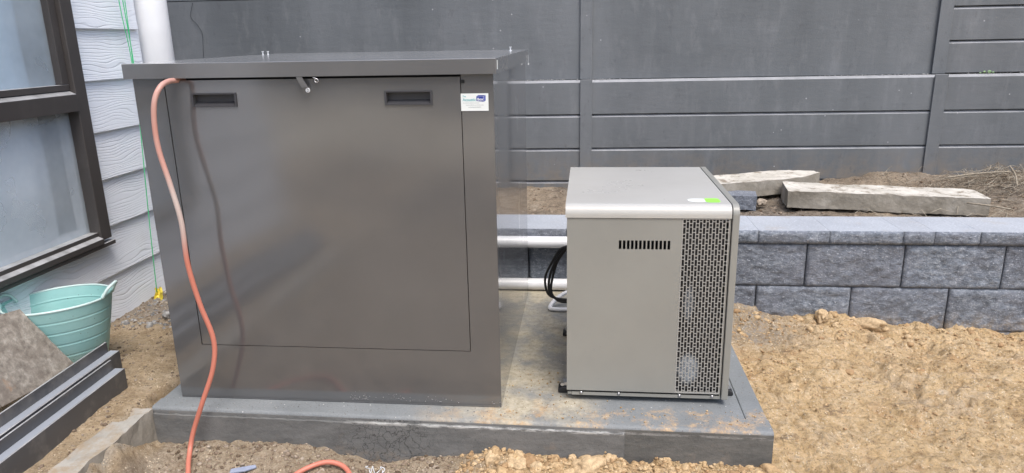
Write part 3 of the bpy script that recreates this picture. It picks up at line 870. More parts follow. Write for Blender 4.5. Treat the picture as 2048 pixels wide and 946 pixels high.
oldbar('grey_block', (.66, 3.80, .232), (.885, 3.76, .232), .14, .075, 'blue grey concrete block half hidden behind the beige unit', 'block', 'block', 9)

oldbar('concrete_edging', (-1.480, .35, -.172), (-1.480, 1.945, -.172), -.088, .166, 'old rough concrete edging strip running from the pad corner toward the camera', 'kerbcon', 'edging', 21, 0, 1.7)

# dry straw and roots at the far right of the bed
mb = MB(); rr = random.Random(11)
for i in range(950):
    x = rr.gauss(2.22, .26); y = rr.gauss(4.08, .12)
    if rr.random() < .25: x = rr.uniform(1.3, 2.6); y = rr.uniform(3.55, 4.35)
    y = min(y, 4.40)
    z = th(x, y) + rr.random() ** 2 * .035
    a = rr.uniform(0, 3.14) if rr.random() < .5 else rr.gauss(0, .5); L = rr.uniform(.03, .13)
    dx, dy, dz = math.cos(a) * L, math.sin(a) * L * .6, rr.uniform(-.02, .03)
    P = [(x, y, z), (x + dx * .5, y + dy * .5, z + dz + rr.uniform(0, .015)), (x + dx, y + dy, z + dz * .3)]
    mb.tube(P, [.0016, .0013, .0007], 4, False)
o = mb.build('dry_straw', M['straw'], None); tag(o, 'tangle of dry straw and roots at the right end of the raised bed', None, None, 'stuff')
# two bleached sticks that stand out of the tangle
for nm, P, lab in (('stick', [(1.93, 4.02, .36), (2.10, 4.06, .375), (2.28, 4.07, .385)], 'long pale stick lying level over the straw heap'),
                   ('stick', [(2.26, 3.95, .33), (2.27, 4.0, .38), (2.25, 4.03, .425)], 'short pale stick standing up from the straw heap'),
                   ('stick', [(1.86, 3.63, .31), (1.97, 3.60, .30), (2.05, 3.60, .285)], 'pale root lying off the right end of the long concrete post')):
    o = MB().tube(curve(P, 5), .0045, 6).build(nm, M['straw'], None, True); tag(o, lab, 'stick')

# clods that stand out
single_rock('clay_clod', (1.055, 3.115, -.095), .036, M['clay_clod'], 'tallest orange clay clod against the foot of the block wall', 'clod', None, RT3, (1, .8, 1.25), 1)
single_rock('clay_clod', (1.25, 3.10, -.125), .045, M['clay_clod'], 'long low clay clod right of the tallest one at the block wall', 'clod', None, RT3, (1.6, .8, .9), 2)
single_rock('clay_clod', (-.272, 1.915, -.115), .034, M['clay_clod'], 'round clay clod leaning on the pad below the cabinet corner', 'clod', None, RT3, (1, .9, 1.1), 3)
single_rock('clay_clod', (-.205, 1.905, -.128), .040, M['clay_clod'], 'broad clay clod beside the round one below the cabinet corner', 'clod', None, RT3, (1.2, .9, .95), 4)
single_rock('clay_clod', (.018, 1.90, -.122), .045, M['clay_clod'], 'yellowish clay clod against the pad below the beige unit', 'clod', None, RT3, (1.1, .9, 1.05), 5)
single_rock('clay_clod', (-.085, 1.90, -.130), .034, M['clay_clod'], 'middle clay clod between the broad one and the yellowish one', 'clod', None, RT3, (1.5, .9, .8), 0)
single_rock('grey_stone', (-1.80, 2.72, .004), .026, M['grey_stone'], 'pale grey stone in the dirt near the house wall', 'stone', None, RT3, (1.2, .9, .9), 2)
single_rock('grey_stone', (-1.965, 2.995, .006), .014, M['grey_stone'], 'small white stone beside the yellow tag at the house wall', 'stone', None, RT2, (1.3, .9, .9), 3)
single_rock('grey_stone', (.93, 3.84, .262), .028, M['brown_clod'], 'rounded brown stone between the two pale concrete posts', 'stone', None, RT3, (1.2, .9, .9), 3)

# ------------------------------------------------------------------ house wall
HX = -2.04
house = thing('house', 'pale blue grey weatherboard house wall at left with bronze window', 'house', (HX, 2.0, 0))
zs = [-.028, .176, .384, .585, .782, .992, 1.200, 1.405, 1.61, 1.815, 2.02, 2.225]
YE, YS = 3.175, -.4
WIN = (.60, 2.735, .335, 1.66)     # y0,y1,z0,z1 of the opening
def board(y0, y1, z0, z1):
    t0, t1 = .022, .008            # bottom thickness, top thickness: lapped boards
    mb = MB().prism([(HX - .012, z0), (HX + t0 - .014, z0), (HX + t0 - .011, z0 + .004), (HX + t1 - .014, z1 + .012), (HX - .012, z1 + .012)], y0, y1, 'y')
    mb.build('weatherboard', M['siding'], house)
for i in range(len(zs) - 1):
    z0, z1 = zs[i], zs[i + 1]
    if z1 <= WIN[2] or z0 >= WIN[3]:
        board(YS, YE, z0, z1)
    elif z0 < WIN[2]:
        board(YS, WIN[0], z0, z1); board(WIN[1] - .004, YE, z0, z1)
        # notched under the sill
        mb = MB().prism([(HX - .012, z0), (HX + .008, z0), (HX + .011, z0 + .004), (HX + .0, WIN[2]), (HX - .012, WIN[2])], WIN[0], WIN[1] - .004, 'y')
        mb.build('weatherboard', M['siding'], house)
    else:
        board(YS, WIN[0], z0, z1); board(WIN[1] - .004, YE, z0, z1)
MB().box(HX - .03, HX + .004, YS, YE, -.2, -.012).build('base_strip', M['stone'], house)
# framing behind the boards (with the window opening left free) and the end wall round the corner
mb = MB()
mb.box(HX - .10, HX - .014, YS, WIN[0], -.2, 2.4).box(HX - .10, HX - .014, WIN[1], YE, -.2, 2.4)
mb.box(HX - .10, HX - .014, WIN[0], WIN[1], -.2, WIN[2]).box(HX - .10, HX - .014, WIN[0], WIN[1], WIN[3], 2.4)
mb.build('wall_frame', M['siding'], house)
MB().box(HX - 2.6, HX - .004, YE, YE + .02, -.2, 2.43).build('end_wall', M['siding'], house)
# dark room behind the window
mb = MB()
mb.box(-4.5, HX - .10, -.4, -.35, 0, 2.4).box(-4.5, HX - .10, 3.1, 3.15, 0, 2.4).box(-4.55, -4.5, -.4, 3.15, 0, 2.4)
mb.box(-4.5, HX - .10, -.35, 3.1, 2.35, 2.4).box(-4.5, HX - .10, -.35, 3.1, 0, .05)
mb.build('room', plain('room_paint', (.30, .29, .28), .8), house)

win = bpy.data.objects.new('window', MB().box(HX - .1, HX - .04, WIN[1] - .03, WIN[1], WIN[2], WIN[3]).mesh('window', M['white_paint']))
COL.objects.link(win); setp(win, house); win['label'] = 'bronze framed window with fixed top light and lower sash'
def wpart(mb, name, mat, bevel=0, smooth=False):
    o = mb.build(name, mat, None, smooth, bevel)
    o.parent = win; o.location = -house.location - win.location if False else Vector((0, 0, 0)) - (house.location + win.location)
    return o
FX = -2.0                        # front plane of the outer frame
y0, y1 = .60, 2.725
F = M['frame']
wpart(MB().box(HX - .05, FX, 2.660, y1, .352, 1.66), 'stile', F, .004)
wpart(MB().box(HX - .05, FX, y0, y0 + .065, .352, 1.66), 'stile', F, .004)
wpart(MB().box(HX - .05, FX, y0 + .066, 2.659, 1.60, 1.66), 'head', F, .004)
wpart(MB().prism([(HX - .05, .886), (FX + .004, .886), (FX + .004, .952), (FX - .028, .966), (HX - .05, .966)], y0 + .066, 2.659, 'y'), 'transom', F, .002)
wpart(MB().box(HX - .03, FX - .02, y0 + .066, 2.659, .967, .990), 'bead', F, .002)
wpart(MB().box(HX - .03, FX - .02, 2.622, 2.659, .991, 1.599), 'bead', F, .002)
wpart(MB().prism([(HX - .05, .352), (FX + .010, .340), (FX + .010, .362), (FX - .012, .372), (FX - .012, .388), (HX - .05, .388)], y0 + .066, 2.659, 'y'), 'sill', F, .002)
wpart(MB().box(HX + .008, FX + .004, y0, y1 + .012, .322, .3385), 'drip_lip', F, .002)
wpart(MB().box(HX - .012, HX - .008, y0 + .06, 2.665, .985, 1.605), 'pane', M['glass_up'])
wpart(MB().box(HX - .012, HX - .008, y0 + .06, 2.665, .385, .889), 'pane', M['glass'])
wpart(MB().box(HX - .060, HX - .02, 2.655, 2.70, .38, .885), 'jamb', M['white_paint'])
wpart(MB().box(HX - .075, HX - .02, .65, 2.654, .375, .398), 'inner_sill', M['white_paint'])
# curtain: pleated cloth hanging inside
def curtain(name, ya, yb, X0, label, z0, z1, amp=.010):
    n = 90; rows = 6; vs = []; fs = []
    for j in range(rows):
        z = z0 + (z1 - z0) * j / (rows - 1)
        for i in range(n):
            y = ya + (yb - ya) * i / (n - 1)
            x = X0 + amp * math.sin(y * 34 + .5 * math.sin(y * 9)) * (1.1 - .2 * j / rows) + .007 * math.sin(y * 11 + 1)
            vs.append((x, y + .01 * math.sin(j * 1.2 + y * 5), z))
    for j in range(rows - 1):
        for i in range(n - 1): fs.append((j * n + i, j * n + i + 1, (j + 1) * n + i + 1, (j + 1) * n + i))
    o = MB().add(vs, fs).build(name, M['curtain'], None, True)
    s = o.modifiers.new('thick', 'SOLIDIFY'); s.thickness = .0015
    return tag(o, label, 'curtain')
curtain('curtain', .70, 2.56, HX - .052, 'white pleated curtain drawn across inside the bronze window', .40, 1.62)

# downpipe round the corner
dp = MB().tube([(HX + .002, 3.300, -.1), (HX + .002, 3.300, 2.4)], .078, 40).build('downpipe', M['pvc'], None, True)
tag(dp, 'fat white round downpipe at the corner of the weatherboard house', 'downpipe')
dp.data.polygons.foreach_set('use_smooth', [len(p.vertices) == 4 for p in dp.data.polygons])

# builder's string line and yellow tag
for k_, (P, lab) in enumerate((
    ([(-1.992, 3.010, 1.75), (-1.992, 3.012, 1.32), (-1.992, 3.034, 1.10), (-1.992, 3.030, .90)], 'left strand of green string hanging on the weatherboards'),
    ([(-1.990, 3.052, 1.75), (-1.990, 3.050, 1.32), (-1.990, 3.040, 1.08), (-1.988, 3.032, .90)], 'right strand of green string hanging on the weatherboards'),
    ([(-1.986, 3.022, 1.75), (-1.986, 3.030, 1.32), (-1.986, 3.037, 1.06), (-1.986, 3.012, .778), (-1.988, 2.975, .38), (-1.990, 2.948, .022)], 'single green string running down to the yellow tag'))):
    o = MB().tube(curve(P, 8), .0018 if k_ < 2 else .0020, 6).build('string_line', M['green_line'], None, True); tag(o, lab, 'string', 'green string lines')
mb = MB(); rr = random.Random(4)
n = 6; vs = []
for j in range(n):
    for i in range(n):
        u, v = i / (n - 1), j / (n - 1)
        vs.append((-2.0 + u * .045 + rr.uniform(-.004, .004), 2.94 + v * .016 + .012 * math.sin(u * 5) + rr.uniform(-.004, .004), -.012 + v * .052 + .008 * math.sin(u * 7 + v * 3)))
fs = [(j * n + i, j * n + i + 1, (j + 1) * n + i + 1, (j + 1) * n + i) for j in range(n - 1) for i in range(n - 1)]
o = mb.add(vs, fs).build('yellow_tag', M['yellow'], None, False); o.modifiers.new('t', 'SOLIDIFY').thickness = .003
tag(o, 'crumpled yellow plastic tag on the dirt at the house corner', 'tag')

# ------------------------------------------------------------------ acoustic cabinet
BX0, BX1, BY0, BY1 = -1.335, -.263, 2.024, 3.085
box = thing('acoustic_cabinet', 'large charcoal sheet metal cabinet with lift off front door and overhanging lid', 'cabinet', (BX0, BY0, 0))
Bm, Bs = M['box'], M['box_side']
DX0, DX1, DZ0, DZ1 = -1.2365, -.357, .193, 1.030
def holed(xs, zs_, hole, yf, th_, edge=True):
    """sheet facing -Y with rectangular holes, real thickness"""
    mb = MB(); nx, nz = len(xs), len(zs_)
    vs = [(x, yf, z) for z in zs_ for x in xs] + [(x, yf + th_, z) for z in zs_ for x in xs]; o = nx * nz; fs = []
    H = lambda i, j: i < 0 or j < 0 or i >= nx - 1 or j >= nz - 1 or hole(i, j)
    for j in range(nz - 1):
        for i in range(nx - 1):
            if hole(i, j): continue
            a, b, c, d = j * nx + i, j * nx + i + 1, (j + 1) * nx + i + 1, (j + 1) * nx + i
            fs.append((a, b, c, d)); fs.append((a + o, d + o, c + o, b + o))
            if H(i, j - 1): fs.append((a, a + o, b + o, b))
            if H(i + 1, j): fs.append((b, b + o, c + o, c))
            if H(i, j + 1): fs.append((c, c + o, d + o, d))
            if H(i - 1, j): fs.append((d, d + o, a + o, a))
    mb.add(vs, fs); return mb
G = .0022
# carcass: face frame, sides, back
fr = holed([BX0, DX0 - G - .0016, DX1 + G, BX1 - .0015], [.001, DZ0 - G, DZ1 + .004, 1.044], lambda i, j: i == 1 and j >= 1, BY0, .02)
fr.build('front_frame', Bm, box)
MB().box(BX1 - .0015, BX1, BY0 + .0005, BY1, .001, 1.044).build('side_panel', Bs, box)
MB().box(BX0, BX0 + .0015, BY0 + .0205, BY1, .001, 1.044).build('side_panel', Bs, box)
MB().box(BX0 + .002, BX1 - .002, BY1 - .0015, BY1, .001, 1.044).build('back_panel', Bs, box)
MB().box(BX0 + .01, BX1 - .01, BY0 + .022, BY0 + .025, .01, 1.05).build('liner', M['gap'], box)
h1 = (-1.153, -1.026, .958, .990); h2 = (-.571, -.444, .956, .988)
xs = [DX0, h1[0], h1[1], h2[0], h2[1], DX1]; zz = [DZ0, .957, .989, DZ1]
door = holed(xs, zz, lambda i, j: j == 1 and i in (1, 3), BY0 - .0008, .018).build('door', Bm, box)
for (a, b, c, d) in (h1, h2):
    c, d = .957, .989
    mb = MB()
    yb = BY0 - .0045; yi = BY0 + .016
    # rim
    mb.box(a - .006, b + .006, yb, BY0 - .0012, d, d + .0045).box(a - .006, b + .006, yb, BY0 - .0012, c - .0045, c)
    mb.box(a - .006, a, yb, BY0 - .0012, c, d).box(b, b + .006, yb, BY0 - .0012, c, d)
    # cup with a sloping floor
    mb.prism([(BY0 - .001, d), (yi, d), (yi, c + .010), (BY0 - .001, c), (BY0 - .003, c - .001), (yi + .003, c + .008), (yi + .003, d + .002), (BY0 - .001, d + .002)], a + .0005, b - .0005, 'x')
    o = mb.build('recessed_handle', M['handle'], None); setp(o, box); o.parent = door; o.location = -box.location - door.location
# latch bracket hanging from the lid, bolt and little hook
br = MB()
br.prism([(-.827, 1.036), (-.810, 1.036), (-.796, 1.008), (-.812, 1.006)], BY0 - .020, BY0 - .016, 'y')
br.build('latch_bracket', M['lid'], box)
bo = MB(); n = 14
for k_ in range(n):
    a0, a1 = 2 * math.pi * k_ / n, 2 * math.pi * (k_ + 1) / n
bo.tube([(-.7975, BY0 - .020, .9985), (-.7975, BY0 - .0010, .9985)], .0018, 8)
ring = [(-.7975 + .0052 * math.cos(2 * math.pi * q / 16), BY0 - .014, .9985 + .0052 * math.sin(2 * math.pi * q / 16)) for q in range(17)]
bo.tube(ring, .0019, 8)
bo.build('bolt', M['white_paint'], box, True)
hk = [(-.780, BY0 - .014, 1.034), (-.768, BY0 - .014, 1.030), (-.764, BY0 - .014, 1.024), (-.769, BY0 - .014, 1.020), (-.775, BY0 - .014, 1.024), (-.772, BY0 - .014, 1.031)]
MB().tube(curve(hk, 4), .0014, 6).build('hook', M['steel'], box, True)
MB().box(-.354, -.3445, BY0 - .003, BY0 - .0005, 1.012, 1.021).build('stop_clip', M['gap'], box)
# lid: folded tray
lid = MB().add([(-1.353, 2.008, 1.037), (-.253, 2.008, 1.037), (-.253, 3.105, 1.037), (-1.353, 3.105, 1.037),
                (-1.353, 2.008, 1.080), (-.253, 2.008, 1.079), (-.253, 3.105, 1.085), (-1.353, 3.105, 1.087)],
               [(4, 5, 6, 7), (0, 1, 5, 4), (1, 2, 6, 5), (2, 3, 7, 6), (3, 0, 4, 7)])
lo = lid.build('lid', M['lid'], box, bevel=.0016)
MB().box(-1.351, -.2545, 2.0095, 3.103, 1.046, 1.05).build('lid_lining', M['gap'], box)
# corner fold seam on the lid and little sticker on its side
MB().box(-.2528, -.2522, 2.034, 2.048, 1.048, 1.073).build('corner_tag', M['sticker'], box)
for nm, cx in (('screw', -1.318), ('screw', -1.296), ('screw', -.303)):
    mb = MB().tube([(cx, 2.88, 1.082), (cx, 2.88, 1.086)], .006, 8).tube([(cx, 2.88, 1.086), (cx, 2.88, 1.096)], .0028, 8).tube([(cx, 2.88, 1.0965), (cx, 2.88, 1.0995)], .0048, 8)
    mb.build('screw', M['white_paint'], box)
MB().box(-.2505, -.2495, 3.08, 3.0815, 1.030, 1.062).tube([(-.249, 3.08, 1.03), (-.249, 3.08, 1.022)], .003, 6).build('rivet', M['white_paint'], box)

# maker's sticker (flat print on vinyl)
SX, SZ = -.3565, .9345; SW, SH = .0785, .0485; SYF = BY0 - .0016
stk = MB().box(SX, SX + SW, SYF, BY0 - .0003, SZ, SZ + SH).build('sticker', M['sticker'], box)
stk.data.transform(Matrix.Translation((0, 0, 0)))
def text(s, x, z, size, mat, wide=None, y=SYF - .0003, bold=0):
    cu = bpy.data.curves.new('t', 'FONT'); cu.body = s; cu.size = size; cu.extrude = .00008; cu.offset = bold
    tmp = bpy.data.objects.new('t', cu); COL.objects.link(tmp)
    bpy.context.view_layer.update()
    me = bpy.data.meshes.new_from_object(tmp.evaluated_get(bpy.context.evaluated_depsgraph_get()))
    bpy.data.objects.remove(tmp)
    w = max(v.co.x for v in me.vertices) - min(v.co.x for v in me.vertices)
    sx = (wide / w) if wide else 1
    me.transform(Matrix.Translation((x, y, z)) @ Matrix.Rotation(R(90), 4, 'X') @ Matrix.Diagonal((sx, 1, 1, 1)))
    me.materials.clear(); me.materials.append(mat)
    o = bpy.data.objects.new('lettering', me); COL.objects.link(o)
    o.parent = stk; o.location = -box.location - stk.location
    return o
text('The', SX + .005, SZ + .0385, .0065, M['teal'], .0095, bold=.0001)
text('Acoustic', SX + .005, SZ + .0275, .0115, M['teal'], .0385, bold=.00015)
def sp(mb, name, mat):
    o = mb.build(name, mat, None); o.parent = stk; o.location = -box.location - stk.location; return o
b0 = SX + .0445; zb = SZ + .0255
sp(MB().prism([(b0, zb + .002), (b0 + .0205, zb), (b0 + .0205, zb + .0145), (b0, zb + .0145)], SYF - .0003, SYF - .0001, 'y'), 'logo_front', M['navy'])
sp(MB().prism([(b0 + .0212, zb), (b0 + .0265, zb + .0035), (b0 + .0265, zb + .0175), (b0 + .0212, zb + .0145)], SYF - .0003, SYF - .0001, 'y'), 'logo_side', M['navy_side'])
sp(MB().prism([(b0, zb + .0152), (b0 + .0208, zb + .0152), (b0 + .0265, zb + .0182), (b0 + .006, zb + .0182)], SYF - .0003, SYF - .0001, 'y'), 'logo_top', M['navy'])
text('Box', b0 + .0025, zb + .0035, .0105, M['white_print'], .0165, SYF - .0006, .0002)
# the three small lines below cannot be read in the photograph: broken grey strokes stand in for them
rr = random.Random(2)
for (x0, x1, z, h) in ((.005, .051, .0215, .0014), (.014, .063, .0155, .0018), (.021, .057, .0095, .0022)):
    mb = MB(); x = x0
    while x < x1:
        w = rr.uniform(.0008, .0018); mb.box(SX + x, SX + x + w, SYF - .0003, SYF - .0001, SZ + z, SZ + z + h * rr.uniform(.6, 1)); x += w + rr.uniform(.0004, .0010)
    sp(mb, 'small_print', M['grey_print'])
# scuffs of mortar at the foot of the cabinet
pts = []
rr = random.Random(8)
for c0, w, n in ((-.72, .025, 46), (-.60, .03, 26), (-.47, .03, 22), (-.28, .01, 6)):
    for _ in range(n):
        r = rr.uniform(.0007, .0022)
        pts.append((rr.gauss(c0, w), BY0 - .001, .012 + abs(rr.gauss(0, .010)), r))
scatter('mortar_splash', pts, M['grey_stone'], 'white mortar splashes along the bottom of the charcoal cabinet')

# ------------------------------------------------------------------ orange hose
hp = [(-1.17, 2.08, 1.030), (-1.190, 2.045, 1.031), (-1.198, 2.015, 1.031), (-1.200, 1.975, 1.029), (-1.202, 1.940, 1.015), (-1.212, 1.922, .980), (-1.220, 1.918, .920), (-1.219, 1.918, .842), (-1.200, 1.918, .74),
      (-1.183, 1.918, .63), (-1.185, 1.922, .50), (-1.170, 1.93, .37), (-1.145, 1.935, .25), (-1.155, 1.925, .155), (-1.195, 1.905, .045), (-1.232, 1.895, -.05), (-1.238, 1.87, -.105),
      (-1.20, 1.79, -.118), (-1.12, 1.66, -.122), (-1.00, 1.62, -.122), (-.90, 1.72, -.118), (-.838, 1.805, -.108), (-.775, 1.836, -.100), (-.715, 1.822, -.110), (-.675, 1.75, -.120), (-.67, 1.66, -.15)]
ho = MB().tube(curve(hp, 8), .0076, 14).build('hose', M['hose'], None, True)
tag(ho, 'faded orange red rubber hose hanging from under the cabinet lid to the ground', 'hose')

# ------------------------------------------------------------------ heat pump unit
UX0, UX1, UY0, UY1, UT = -.058, .425, 2.084, 2.735, .647
hpu = thing('heat_pump', 'beige metal heat pump box with perforated grille on its front right', 'heat pump', (UX0, UY0, 0))
U, UTm = M['unit'], M['unit_top']
def cover_profile(y0, y1, z0, zt, r, th_=.0025, n=10):
    outer = [(y0, z0)] + [(y0 + r - r * math.cos(q * math.pi / 2 / n), zt - r + r * math.sin(q * math.pi / 2 / n)) for q in range(n + 1)] + [(y1, zt), (y1, z0)]
    inner = [(y1 - th_, z0), (y1 - th_, zt - th_)] + [(y0 + r - (r - th_) * math.cos(q * math.pi / 2 / n), zt - r + (r - th_) * math.sin(q * math.pi / 2 / n)) for q in range(n, -1, -1)] + [(y0 + th_, z0)]
    return outer + inner
def add_cover(name, prof, x0, x1, mat, parent):
    """prism whose end caps are built as quads between outer and inner outline"""
    mb = MB(); n = len(prof); m = n // 2
    vs = [(x0, p[0], p[1]) for p in prof] + [(x1, p[0], p[1]) for p in prof]
    fs = [(i, (i + 1) % n, (i + 1) % n + n, i + n) for i in range(n)]
    for i in range(m - 1):
        a, b, c, d = i, i + 1, n - 2 - i, n - 1 - i
        fs += [(a, b, c, d), (d + n, c + n, b + n, a + n)]
    mb.add(vs, fs)
    o = mb.build(name, mat, parent)
    for p in o.data.polygons: p.use_smooth = True
    try: o.data.set_sharp_from_angle(angle=R(30))
    except Exception: pass
    return o
add_cover('top_cover', cover_profile(UY0, UY1, .6085, UT, .030), UX0 - .0045, UX1, UTm, hpu)
GX0, GX1 = .2825, .4205
sx = [UX0] + sum([[.098 + i * .01205, .098 + i * .01205 + .0078] for i in range(13)], []) + [GX0]
sz = [.037, .511, .5385, .607]
holed(sx, sz, lambda i, j: j == 1 and i % 2 == 1, UY0 + .003, .0015).build('front_panel', U, hpu)
# perforated grille
gx = [GX0 + .0004]; gx0 = .2862; cp = .00955; hw = .0072
for c in range(14): gx += [gx0 + c * cp, gx0 + c * cp + hw]
gx += [GX1]
P = .0334; zmin, zmax = .042, .604; cuts = {round(zmin, 5), round(zmax, 5), .0372, .607}
bars = [[], []]
for ph in (0, 1):
    z = zmin - P + (P / 2 if ph else 0) + .004
    while z < zmax + P:
        for (a, b) in ((z, z + .0022), (z + .0022 + .0085, z + .0022 + .0085 + .0022)):
            a_, b_ = max(a, zmin), min(b, zmax)
            if b_ > a_: bars[ph].append((a_, b_)); cuts.add(round(a_, 5)); cuts.add(round(b_, 5))
        z += P
cz = sorted(cuts)
def gh_hole(i, j):
    if i % 2 == 0 or i > 28: return False
    zc = (cz[j] + cz[j + 1]) / 2
    if zc < zmin or zc > zmax: return False
    col = (i - 1) // 2
    return not any(a <= zc <= b for a, b in bars[col % 2])
holed(gx, cz, gh_hole, UY0 + .003, .0012).build('grille', M['grille'], hpu)
MB().box(GX1 + .0005, UX1 - .001, UY0 + .0045, UY0 + .02, .0372, .607).build('grille_frame', U, hpu)
mb = MB()
mb.box(UX0 + .002, UX1 - .003, UY0 + .11, UY0 + .112, .03, .60).box(UX0 + .002, UX1 - .003, UY0 + .006, UY0 + .11, .03, .034)
mb.build('inner_baffle', M['innards'], hpu)
# finned coil and a panel painted with pale reflection blotches behind the grille
mb = MB(); x = .292
while x < .412:
    mb.box(x, x + .0007, UY0 + .045, UY0 + .075, .05, .60); x += .0045
mb.build('coil', M['innards'], hpu)
MB().box(.286, .416, UY0 + .018, UY0 + .021, .045, .60).build('blotch_panel', M['filter'], hpu)
MB().box(UX0, UX0 + .0015, UY0 + .0047, UY1 - .003, .037, .6082).build('side_panel', U, hpu)
MB().box(UX0 + .002, UX1, UY1 - .0025, UY1 - .0005, .037, .6082).build('back_panel', U, hpu)
# right hand cheek: a wrap round piece with its own rounded shoulder
n = 10; r = .032
y0c = UY0 - .0018
prof = [(y0c, .020)] + [(y0c + r - r * math.cos(q * math.pi / 2 / n), UT + .0015 - r + r * math.sin(q * math.pi / 2 / n)) for q in range(n + 1)] + [(UY1 + .001, UT + .0015), (UY1 + .001, .020)]
o = MB().prism(prof, UX1 + .0022, UX1 + .0225, 'x').build('corner_cheek', U, hpu, bevel=.0025)
# base rail with its bolts
MB().box(UX0 + .016, UX1 + .0005, UY0 + .006, UY0 + .03, .018, .0345).box(UX0 + .016, UX1, UY0 + .03, UY1 - .01, .018, .0215).build('base_rail', U, hpu, bevel=.001)
MB().box(UX0 + .003, UX0 + .0155, UY0 + .008, UY0 + .03, .020, .036).build('rail_end', U, hpu)
for bx in (-.012, .108, .299, .400):
    MB().tube([(bx, UY0 + .006, .0275), (bx, UY0 + .003, .0275)], [.0048, .0048], 10).tube([(bx, UY0 + .003, .0275), (bx, UY0 + .0005, .0275)], [.0032, .0015], 10).build('bolt', M['steel'], hpu, True)
def foot(cx, cy, s):
    f = MB().prism([(cx - .026 * s, 0.0006), (cx + .018 * s, .0006), (cx + .018 * s, .022), (cx - .012 * s, .022), (cx - .026 * s, .012)], cy - .022, cy + .022, 'y').build('rubber_foot', M['black_rubber'], hpu, bevel=.003)
    mb = MB().prism([(cx - .018 * s, .0235), (cx + .01 * s, .0235), (cx + .01 * s, .036), (cx - .010 * s, .034)], cy - .014, cy + .014, 'y')
    mb.tube([(cx - .012 * s, cy - .016, .030), (cx - .012 * s, cy - .020, .030)], .006, 8)
    o = mb.build('foot_bolt', M['steel'], None); setp(o, hpu); o.parent = f; o.location = -hpu.location - f.location
foot(UX0 - .004, 2.155, 1); foot(UX0 - .004, 2.62, 1); foot(UX1 + .027, 2.17, -1); foot(UX1 + .027, 2.62, -1)
# stickers left on the top
def decal(name, cx, cy, rx, ry, mat, z, power=1):
    n = 20; vs = []
    for q in range(n):
        a = 2 * math.pi * q / n; c, s_ = math.cos(a), math.sin(a)
        vs.append((cx + rx * math.copysign(abs(c) ** power, c), cy + ry * math.copysign(abs(s_) ** power, s_), z))
    vs2 = [(x, y, z + .0004) for x, y, z in vs]
    mb = MB().add(vs + vs2, [tuple(range(n, 2 * n)), tuple(range(n))[::-1]] + [(i, (i + 1) % n, (i + 1) % n + n, i + n) for i in range(n)])
    return mb.build(name, mat, hpu)
decal('white_sticker', .335, 2.158, .030, .022, M['sticker'], UT + .0002, .7)
decal('green_sticker', .378, 2.156, .022, .028, M['lime'], UT + .0003, .45)
# paint flecks on the front
pts = []; rr = random.Random(14)
for _ in range(46):
    pts.append((rr.uniform(-.03, .26), UY0 + .0028, rr.uniform(.06, .58), rr.uniform(.0005, .0013)))
scatter('dust_flecks', pts, M['grey_stone'], 'tiny pale dust flecks on the front of the beige unit')

# ------------------------------------------------------------------ pipes, cable, conduit
for z, lab in ((.232, 'upper white plastic pipe running along the block wall between the cabinets'), (.029, 'lower white plastic pipe lying on the pad beside the block wall')):
    yy = 3.128
    P_ = [(-.62, 3.088, z), (-.62, 3.108, z), (-.60, yy, z), (-.56, yy, z), (.10, yy, z), (.20, yy - .01, z), (.22, 3.08, z), (.22, 2.74, z)]
    Q = [(-.62, 3.087, z)] + curve([(-.62, 3.09, z), (-.615, 3.115, z), (-.58, yy, z)], 5) + curve([(.14, yy, z), (.20, yy - .015, z), (.22, 3.06, z)], 6) + [(.22, 2.737, z)]
    t = thing('pvc_pipe', lab, 'pipe', (0, yy, z), 'white pool pipes')
    MB().tube(Q, .0265, 24).build('pipe', M['pvc'], t, True)
# black cable looping out of the unit's side
for dx, dz, rr_ in ((0, 0, .0052), (-.012, .004, .0048), (.008, -.007, .0048)):
    P_ = [(UX0 + .002, 2.60, .372), (-.085 + dx, 2.60, .355), (-.118 + dx, 2.61, .300), (-.140 + dx * 1.3, 2.62, .235 + dz), (-.142 + dx, 2.62, .185 + dz), (-.125 + dx, 2.62, .155 + dz), (-.095, 2.62, .143 + dz), (UX0 + .002, 2.61, .146 + dz)]
    o = MB().tube(curve(P_, 8), rr_, 8).build('power_cable', M['black_rubber'], None, True)
    tag(o, {0: 'middle black power cable looping from the side of the beige unit', -.012: 'outermost black power cable of the loop beside the unit', .008: 'innermost black power cable of the loop beside the unit'}[dx], 'cable', 'black cables beside the unit')
P_ = [(-.085, 3.00, .02), (-.100, 2.98, .045), (-.125, 2.93, .045), (-.152, 2.89, .025), (-.150, 2.86, .011), (-.115, 2.84, .010), (UX0, 2.80, .010), (.05, 2.76, .011)]
P_ = [(.06, 2.93, .040), (-.02, 2.95, .062), (-.075, 2.94, .062), (-.125, 2.91, .040), (-.153, 2.875, .012), (-.120, 2.86, .010), (-.05, 2.86, .010), (.06, 2.84, .010)]
o = MB().tube(curve(P_, 8), .0088, 12).build('conduit', M['pvc'], None, True); tag(o, 'grey white flexible conduit bent on the pad behind the unit', 'conduit')

